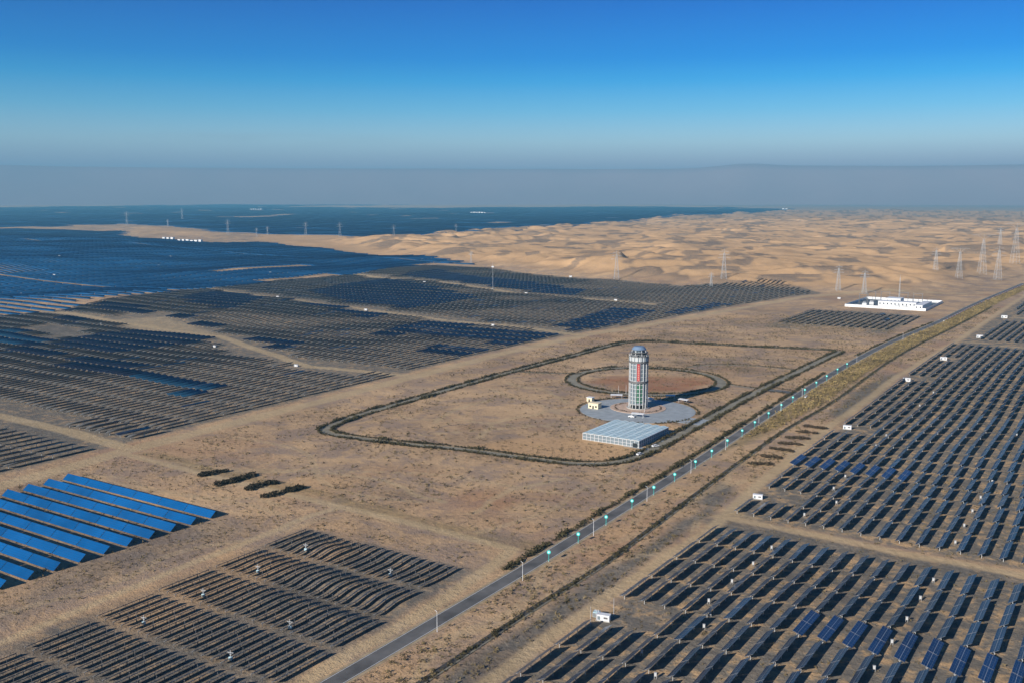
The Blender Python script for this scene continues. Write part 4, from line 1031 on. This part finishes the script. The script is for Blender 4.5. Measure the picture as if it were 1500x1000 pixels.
# cars
def car(x, y, rz, label, z=.14):
    t = thing('parked_car', label, 'car', (x, y, z), rz, 'white cars near the pavilion')
    pr = [(-2.2, .35), (-2.25, .8), (-2.1, 1.0), (-1.5, 1.05), (-.95, 1.5), (.75, 1.55), (1.45, 1.1), (2.15, .95), (2.3, .6), (2.25, .35)]
    b = MB(); L_ = [(p[0], -.88 if p[1] < 1.06 else -.7, p[1]) for p in pr]; Rr = [(p[0], .88 if p[1] < 1.06 else .7, p[1]) for p in pr]
    b.quad(L_[::1]); b.quad(Rr[::-1])
    for i in range(len(pr)): j = (i+1) % len(pr); b.quad([L_[j], L_[i], Rr[i], Rr[j]])
    build(b, 'body', 'white', t)
    b = MB()
    for s in (-1, 1): b.quad([(-1.35, s*.87, 1.08), (1.25, s*.87, 1.1), (.7, s*.74, 1.47), (-.85, s*.74, 1.44)][::s])
    b.quad([(1.44, -.7, 1.13), (1.44, .7, 1.13), (.80, .62, 1.53), (.80, -.62, 1.53)]); b.quad([(-1.5, .7, 1.09), (-1.5, -.7, 1.09), (-1.0, -.62, 1.49), (-1.0, .62, 1.49)])
    build(b, 'windows', 'dark_glass', t)
    w = MB()
    k = len(w.v); n = 14
    for yy in (-.11, .11): w.v += [(.33*math.cos(2*math.pi*i/n), yy, .33*math.sin(2*math.pi*i/n)) for i in range(n)]
    for i in range(n): j = (i+1) % n; w.f.append((i, j, n+j, n+i)); w.m.append(0)
    w.f += [tuple(range(n)), tuple(range(2*n-1, n-1, -1))]; w.m += [0, 0]; wm = w.mesh('wheel', ['tyre'])
    for sx in (-1.35, 1.4):
        for sy in (-.82, .82): link('wheel', wm, t, (sx, sy, .33))
for px_, py_, rz, lb in ((960, 654, 60, 'white car parked by the right front corner of the glass pavilion'), (937, 666, 75, 'white car on the loop road bend below the glass pavilion'), (925, 611, 5, 'white car parked on the plaza left of the front canopy'),
                         (1001, 680, 87, None), (1181, 582, 80, 'white car on the asphalt road at the loop road entrance')):
    if lb: car(*at(px_, py_), R(rz), lb)

# ------------------------------------------------------------------ substation
def substation():
    x0, x1, y0, y1 = -356, -250, 1396, 1519; cx, cy = (x0+x1)/2, (y0+y1)/2
    mb = MB(); mb.box(x0+.4, x1-.4, y0+.4, y1-.4, -.2, .12); tag(build(mb, 'substation_yard', 'dark_yard'), kind='structure')
    t = thing('perimeter_wall', 'white perimeter wall enclosing the substation at the dune foot', 'wall', (cx, cy, 0))
    a, b = (x1-x0)/2, (y1-y0)/2
    for bx in ((-a, a, -b, -b+.4), (-a, a, b-.4, b), (-a, -a+.4, -b+.4, b-.4), (a-.4, a, -b+.4, b-.4)):
        m = MB(); m.box(*bx, -.2, 3.6); build(m, 'wall_panel', 'white', t)
    for nm, lb, bb, h in (('control_building', 'long white control building inside the substation wall', (-318, -268, 1425, 1440), 7), ('switch_house', 'low white switch house at the right end of the substation', (-266, -256, 1405, 1470), 6), ('office_building', 'white office block at the left part of the substation', (-316, -296, 1462, 1484), 8)):
        t = thing(nm, lb, 'building', ((bb[0]+bb[1])/2, (bb[2]+bb[3])/2, .12)); w, d = (bb[1]-bb[0])/2, (bb[3]-bb[2])/2
        m = MB(); m.box(-w, w, -d, d, 0, h); build(m, 'wall', 'white', t); m = MB(); m.box(-w-.3, w+.3, -d-.3, d+.3, h, h+.5); build(m, 'roof', 'white', t)
        k = max(2, int(w/2.5))
        for i in range(k):
            xx = -w+(i+.5)*2*w/k; m = MB(); m.box(xx-.8, xx+.8, -d-.06, -d, h*.45, h*.75); build(m, 'window', 'dark_glass', t)
        m = MB(); m.box(-.9, .9, -d-.08, -d-.003, .0, 2.4) if False else m.box(-.9, .9, -d-.07, -d, .0, 2.4); build(m, 'door', 'dark_steel', t)
    for i, (x, y, w) in enumerate([(-345, 1500, 'at the far left corner'), (-325, 1500, 'second from the far left corner'), (-300, 1502, 'in the middle of the far wall'), (-280, 1500, 'near the far right corner'), (-345, 1455, 'by the left wall')]):
        t = thing('gantry', 'grey steel substation gantry '+w, 'gantry', (x, y, .12), 0, 'steel gantries in the substation')
        for s in (-1, 1): m = MB(); m.bar((s*6, -1, 0), (s*6, 0, 14), .45); m.bar((s*6, 1, 0), (s*6, 0, 14), .45); build(m, 'leg', 'dark_steel', t)
        m = MB(); m.bar((-7, 0, 13.6), (7, 0, 13.6), .5); build(m, 'beam', 'dark_steel', t)
    for i, (x, y) in enumerate([(-335, 1420), (-330, 1440), (-290, 1412), (-280, 1412)]):
        t = thing('transformer', 'grey power transformer, %s from the left in the substation yard' % nth(i+1), 'transformer', (x, y, .12), 0, 'transformers in the substation yard')
        m = MB(); m.box(-3, 3, -2, 2, 0, 4); build(m, 'tank', 'steel', t); m = MB(); [m.cyl(-1.5+1.5*q, 0, 4, 6, .3, .2, 8) for q in range(3)]; build(m, 'bushings', 'white', t)
    x, y = at(1317, 440); t = thing('radio_mast', 'tall thin lattice mast rising from the substation', 'mast', (x, y, 0))
    m = lattice(34, 1.8, .4, .16); build(m, 'lattice', 'pale_grey', t); m = MB(); m.bar((0, 0, 34), (0, 0, 38), .12); build(m, 'antenna', 'pale_grey', t)
def lattice(h, w0, w1, bw, n=8):
    m = MB(); lv = [(k/n) for k in range(n+1)]
    cn = lambda f: [(sx*(w0+(w1-w0)*f)/2, sy*(w0+(w1-w0)*f)/2, h*f) for sx, sy in ((-1, -1), (1, -1), (1, 1), (-1, 1))]
    for a, b in zip(lv[:-1], lv[1:]):
        A_, B_ = cn(a), cn(b)
        for i in range(4):
            j = (i+1) % 4; m.bar(A_[i], B_[i], bw); m.bar(A_[i], B_[j], bw*.6); m.bar(A_[j], B_[i], bw*.6); m.bar(B_[i], B_[j], bw*.6)
    return m
substation()
# ------------------------------------------------------------------ pylons
def pylon(px_, top, base, label, style=0, thick=1.0, zg=None, matn='steel'):
    x, y = at(px_, base)
    g = tz(x, y)
    d = math.hypot(x, y); h = (base-top)/F_PX*d
    if g > 2:                                   # stands on a dune: slide back along the sight line of the photo
        x, y = at(px_, base, g*.9); g = tz(x, y); d = math.hypot(x, y); h = (base-top)/F_PX*d
    t = thing('pylon', label, 'pylon', (x, y, g-1), R(33), 'transmission pylons')
    bw = max(.24, d*.00010)*thick
    b = lattice(h*.86, h*.17, h*.035, bw, 8); build(b, 'lattice_body', matn, t)
    arms = ((.70, .20), (.80, .17), (.90, .13)) if style == 0 else ((.98, .30),)
    for f, w in arms:
        m = MB(); m.bar((-h*w, 0, h*f), (h*w, 0, h*f), bw*1.1); m.bar((-h*w, 0, h*f), (0, 0, h*(f+.05)), bw*.8); m.bar((h*w, 0, h*f), (0, 0, h*(f+.05)), bw*.8); build(m, 'cross_arm', matn, t)
    m = MB(); m.bar((0, 0, h*.84), (0, 0, h), bw*1.2)
    if style == 1: m.bar((0, 0, h*.86), (-h*.16, 0, h*.98), bw); m.bar((0, 0, h*.86), (h*.16, 0, h*.98), bw)
    build(m, 'peak', matn, t)
for a in ((1370, 366, 399, 'leftmost of the large pylons on the right-hand dunes', 0), (1405, 357, 398, 'second large pylon from the left, right-hand dunes, V-shaped top', 1), (1438, 347, 400, 'third large pylon, right-hand dunes, V-shaped top', 1),
          (1464, 340, 366, 'upper pylon of the pair standing one above the other', 0), (1461, 364, 411, 'lower pylon of the pair, near the road bend', 0), (1486, 332, 388, 'pylon nearest the right edge of the dunes', 1),
          (1228, 379, 416, 'broad pylon at the dune foot left of the substation', 0), (1266, 390, 424, 'slim pylon at the dune foot just left of the substation', 0), (1060, 363, 407, 'faint pylon in the middle of the dunes', 0),
          (1042, 386, 408, 'short pylon beside the faint mid-dune pylon', 0), (903, 362, 405, 'pylon on the dunes above the white station', 0),
          (334, 321, 344, 'tallest far pylon over the dark blue plain', 0), (246, 322, 334, 'far pylon left of the tallest one', 0), (186, 310, 330, 'leftmost faint far pylon', 0), (267, 306, 322, 'faint far pylon above the sand mound', 0),
          (376, 334, 347, 'far pylon behind the sandy strip, left one', 0), (392, 332, 345, 'far pylon behind the sandy strip, right one', 0), (448, 326, 346, 'far pylon above the flat sand ridge', 0), (498, 324, 348, 'far pylon left of the dune tip', 0),
          (577, 332, 352, 'far pylon behind the dune tip', 0), (668, 331, 346, 'far pylon behind the dune crest', 0), (690, 362, 381, 'thin pylon on the dune slope', 0)):
    pylon(a[0], a[1], a[2], a[3], a[4], 1.0 if a[2] > 356 else .4)
x, y = at(722, 424); t = thing('pole', 'tall thin pole rising from the tracker rows below the dunes', 'pole', (x, y, tz(x, y))); b = MB(); b.bar((0, 0, -1), (0, 0, 45), .35, 0, .2); build(b, 'mast', 'steel', t); b = MB(); b.box(-2, 2, -2, 2, -.5, .6); build(b, 'footing', 'concrete', t)
# distant white compounds
for k, (px_, py_, n, lb) in enumerate([(246, 354.5, 3, 'left white building group by the sand mound'), (276, 356.5, 6, 'larger white building group by the sand mound'), (375, 307.5, 5, 'distant white buildings at the far edge of the blue plain'), (700, 313.5, 6, 'distant white compound in the middle of the far blue plain'), (1150, 307, 2, 'tiny white building on the horizon right of the blue plain')]):
    x, y = at(px_, py_); t = thing('compound', lb, 'buildings', (x, y, tz(x, y)+2)); s = math.hypot(x, y)/(5200.0 if py_ > 320 else 8500.0)
    for q in range(n):
        m = MB(); ox = (q-(n-1)/2)*26*s; w = random.uniform(8, 12)*s; m.box(ox-w, ox+w, -6*s+q*3, 6*s+q*3, -6, random.uniform(5, 9)*min(s, 2.2)); build(m, 'building', 'white', t)

# ------------------------------------------------------------------ mountains, haze
def mountains():
    R0 = 24500.0; pts = []; a = np.radians(np.arange(-50, 50.01, .25)); V = []; n = len(a)
    ah = (.94+.014*vnoise(np.degrees(a)/7, a*0, 3)+.006*vnoise(np.degrees(a)/2.2, a*0+2, 4))*905
    ah += 70*np.exp(-((np.degrees(a)-13.2)/2.0)**2)+30*np.exp(-((np.degrees(a)-17)/3.5)**2)+25*smooth(0, 25, np.degrees(a))
    rows = [(-2600, 0), (-1700, .22), (-900, .55), (-300, .85), (0, 1.), (900, .8), (2500, 0)]
    for dr, f in rows:
        for i, t in enumerate(a):
            d = R0+dr+40*float(vnoise(i/9.0, dr/500.0, 8)); lx, ly = d*math.sin(t), d*math.cos(t)
            V.append((lx*math.cos(YAW)-ly*math.sin(YAW), lx*math.sin(YAW)+ly*math.cos(YAW), -20+f*(ah[i]+20)*(1+(0 if f in (0, 1.) else .03*float(vnoise(i/9.0, dr/300.0, 9))))))
    Q = np.array([(r*n+i, r*n+i+1, (r+1)*n+i+1, (r+1)*n+i) for r in range(len(rows)-1) for i in range(n-1)])
    me = np_mesh('mountains', np.array(V), Q, ['mountain']); me.polygons.foreach_set('use_smooth', np.ones(len(me.polygons), bool))
    tag(link('mountains', me), kind='structure')
mountains()
HAZE = 7.0e-5
m = bpy.data.materials.new('haze'); m.use_nodes = True; nt = m.node_tree; nt.nodes.clear()
out = nt.nodes.new('ShaderNodeOutputMaterial'); v = nt.nodes.new('ShaderNodeVolumePrincipled')
v.inputs['Color'].default_value = (.19, .54, .78, 1); v.inputs['Density'].default_value = HAZE; v.inputs['Anisotropy'].default_value = 0.0
nt.links.new(v.outputs[0], out.inputs['Volume']); M['haze'] = m
mb = MB(); mb.box(-48000, 48000, -48000, 48000, -40, 1080); tag(build(mb, 'haze', 'haze'), kind='stuff')

# ------------------------------------------------------------------ light, sky, camera
SUN_EL, SH_AZ = R(23.0), R(10.0)             # shadows fall 10 degrees right of +Y
dirv = (-math.sin(SH_AZ)*math.cos(SUN_EL), -math.cos(SH_AZ)*math.cos(SUN_EL), math.sin(SUN_EL))   # towards the sun
import mathutils
L = bpy.data.lights.new('sun', 'SUN'); L.energy = 5.0; L.angle = R(.5); L.color = (1.0, .93, .82)
so = bpy.data.objects.new('sun', L); COL.objects.link(so); so.rotation_euler = mathutils.Vector(dirv).to_track_quat('Z', 'Y').to_euler()
W = bpy.data.worlds.new('World'); SC.world = W; W.use_nodes = True; nt = W.node_tree; bg = nt.nodes['Background']
sky = nt.nodes.new('ShaderNodeTexSky'); sky.sky_type = 'NISHITA'; sky.sun_disc = False; sky.sun_elevation = SUN_EL
sky.sun_rotation = math.atan2(dirv[0], dirv[1]); sky.altitude = 1200; sky.air_density = 1.0; sky.dust_density = .3; sky.ozone_density = 3.0
tc = nt.nodes.new('ShaderNodeTexCoord'); sp = nt.nodes.new('ShaderNodeSeparateXYZ'); nt.links.new(tc.outputs['Generated'], sp.inputs[0])
tint = ramp(nt, sp.outputs[2], [(0.0, (1.0, .62, .72)), (.032, (1.0, .62, .72)), (.042, (1.0, .80, .86)), (.054, (1.0, .95, .97)), (.064, (.84, .93, 1.0)), (.085, (.42, .80, 1.0)), (.113, (.08, .60, .97)), (.134, (.0, .43, .92)), (.187, (.0, .27, .79)), (.26, (.0, .20, .60)), (1.0, (.20, .36, .62))])
c = mixc(nt, 1.0, sky.outputs[0], tint, 'MULTIPLY')
cd_ = nt.nodes.new('ShaderNodeVectorMath'); cd_.operation = 'DOT_PRODUCT'; nt.links.new(tc.outputs['Generated'], cd_.inputs[0]); cd_.inputs[1].default_value = (math.sin(R(-47.5)), math.cos(R(-47.5)), 0)
mp_ = nt.nodes.new('ShaderNodeMapping'); nt.links.new(tc.outputs['Generated'], mp_.inputs[0]); mp_.inputs['Scale'].default_value = (6, 6, 60)
cn_ = rng_map(nt, noise(nt, 1.6, 5, .6, mp_.outputs[0]), .38, .65)
cz_ = mathn(nt, 'MULTIPLY', rng_map(nt, sp.outputs[2], .048, .055), rng_map(nt, sp.outputs[2], .063, .058), clamp=True)
cm_ = mathn(nt, 'MULTIPLY', mathn(nt, 'MULTIPLY', rng_map(nt, cd_.outputs['Value'], .985, .9975), cz_), cn_, clamp=True)
c = mixc(nt, mathn(nt, 'MULTIPLY', cm_, .30), c, (3.6, 3.7, 3.9))      # a thin streak of high cloud
nt.links.new(c, bg.inputs['Color']); bg.inputs['Strength'].default_value = .083
cam = bpy.data.cameras.new('camera'); co = bpy.data.objects.new('camera', cam); COL.objects.link(co); SC.camera = co
cam.sensor_fit = 'HORIZONTAL'; cam.sensor_width = 36; cam.lens = 36*F_PX/1500.0; cam.clip_start = 1; cam.clip_end = 120000
co.location = (0, 0, CAM_H); co.rotation_euler = (math.pi/2-PITCH, 0, YAW)
SC.view_settings.view_transform = 'Standard'; SC.view_settings.look = 'None'; SC.view_settings.exposure = .65; SC.view_settings.gamma = 1
SC.render.engine = 'CYCLES'
SC.cycles.use_denoising = True
try: SC.cycles.denoiser = 'OPENIMAGEDENOISE'
except Exception: pass
SC.cycles.max_bounces = 4; SC.cycles.diffuse_bounces = 2; SC.cycles.glossy_bounces = 2; SC.cycles.volume_bounces = 0
SC.cycles.transparent_max_bounces = 4
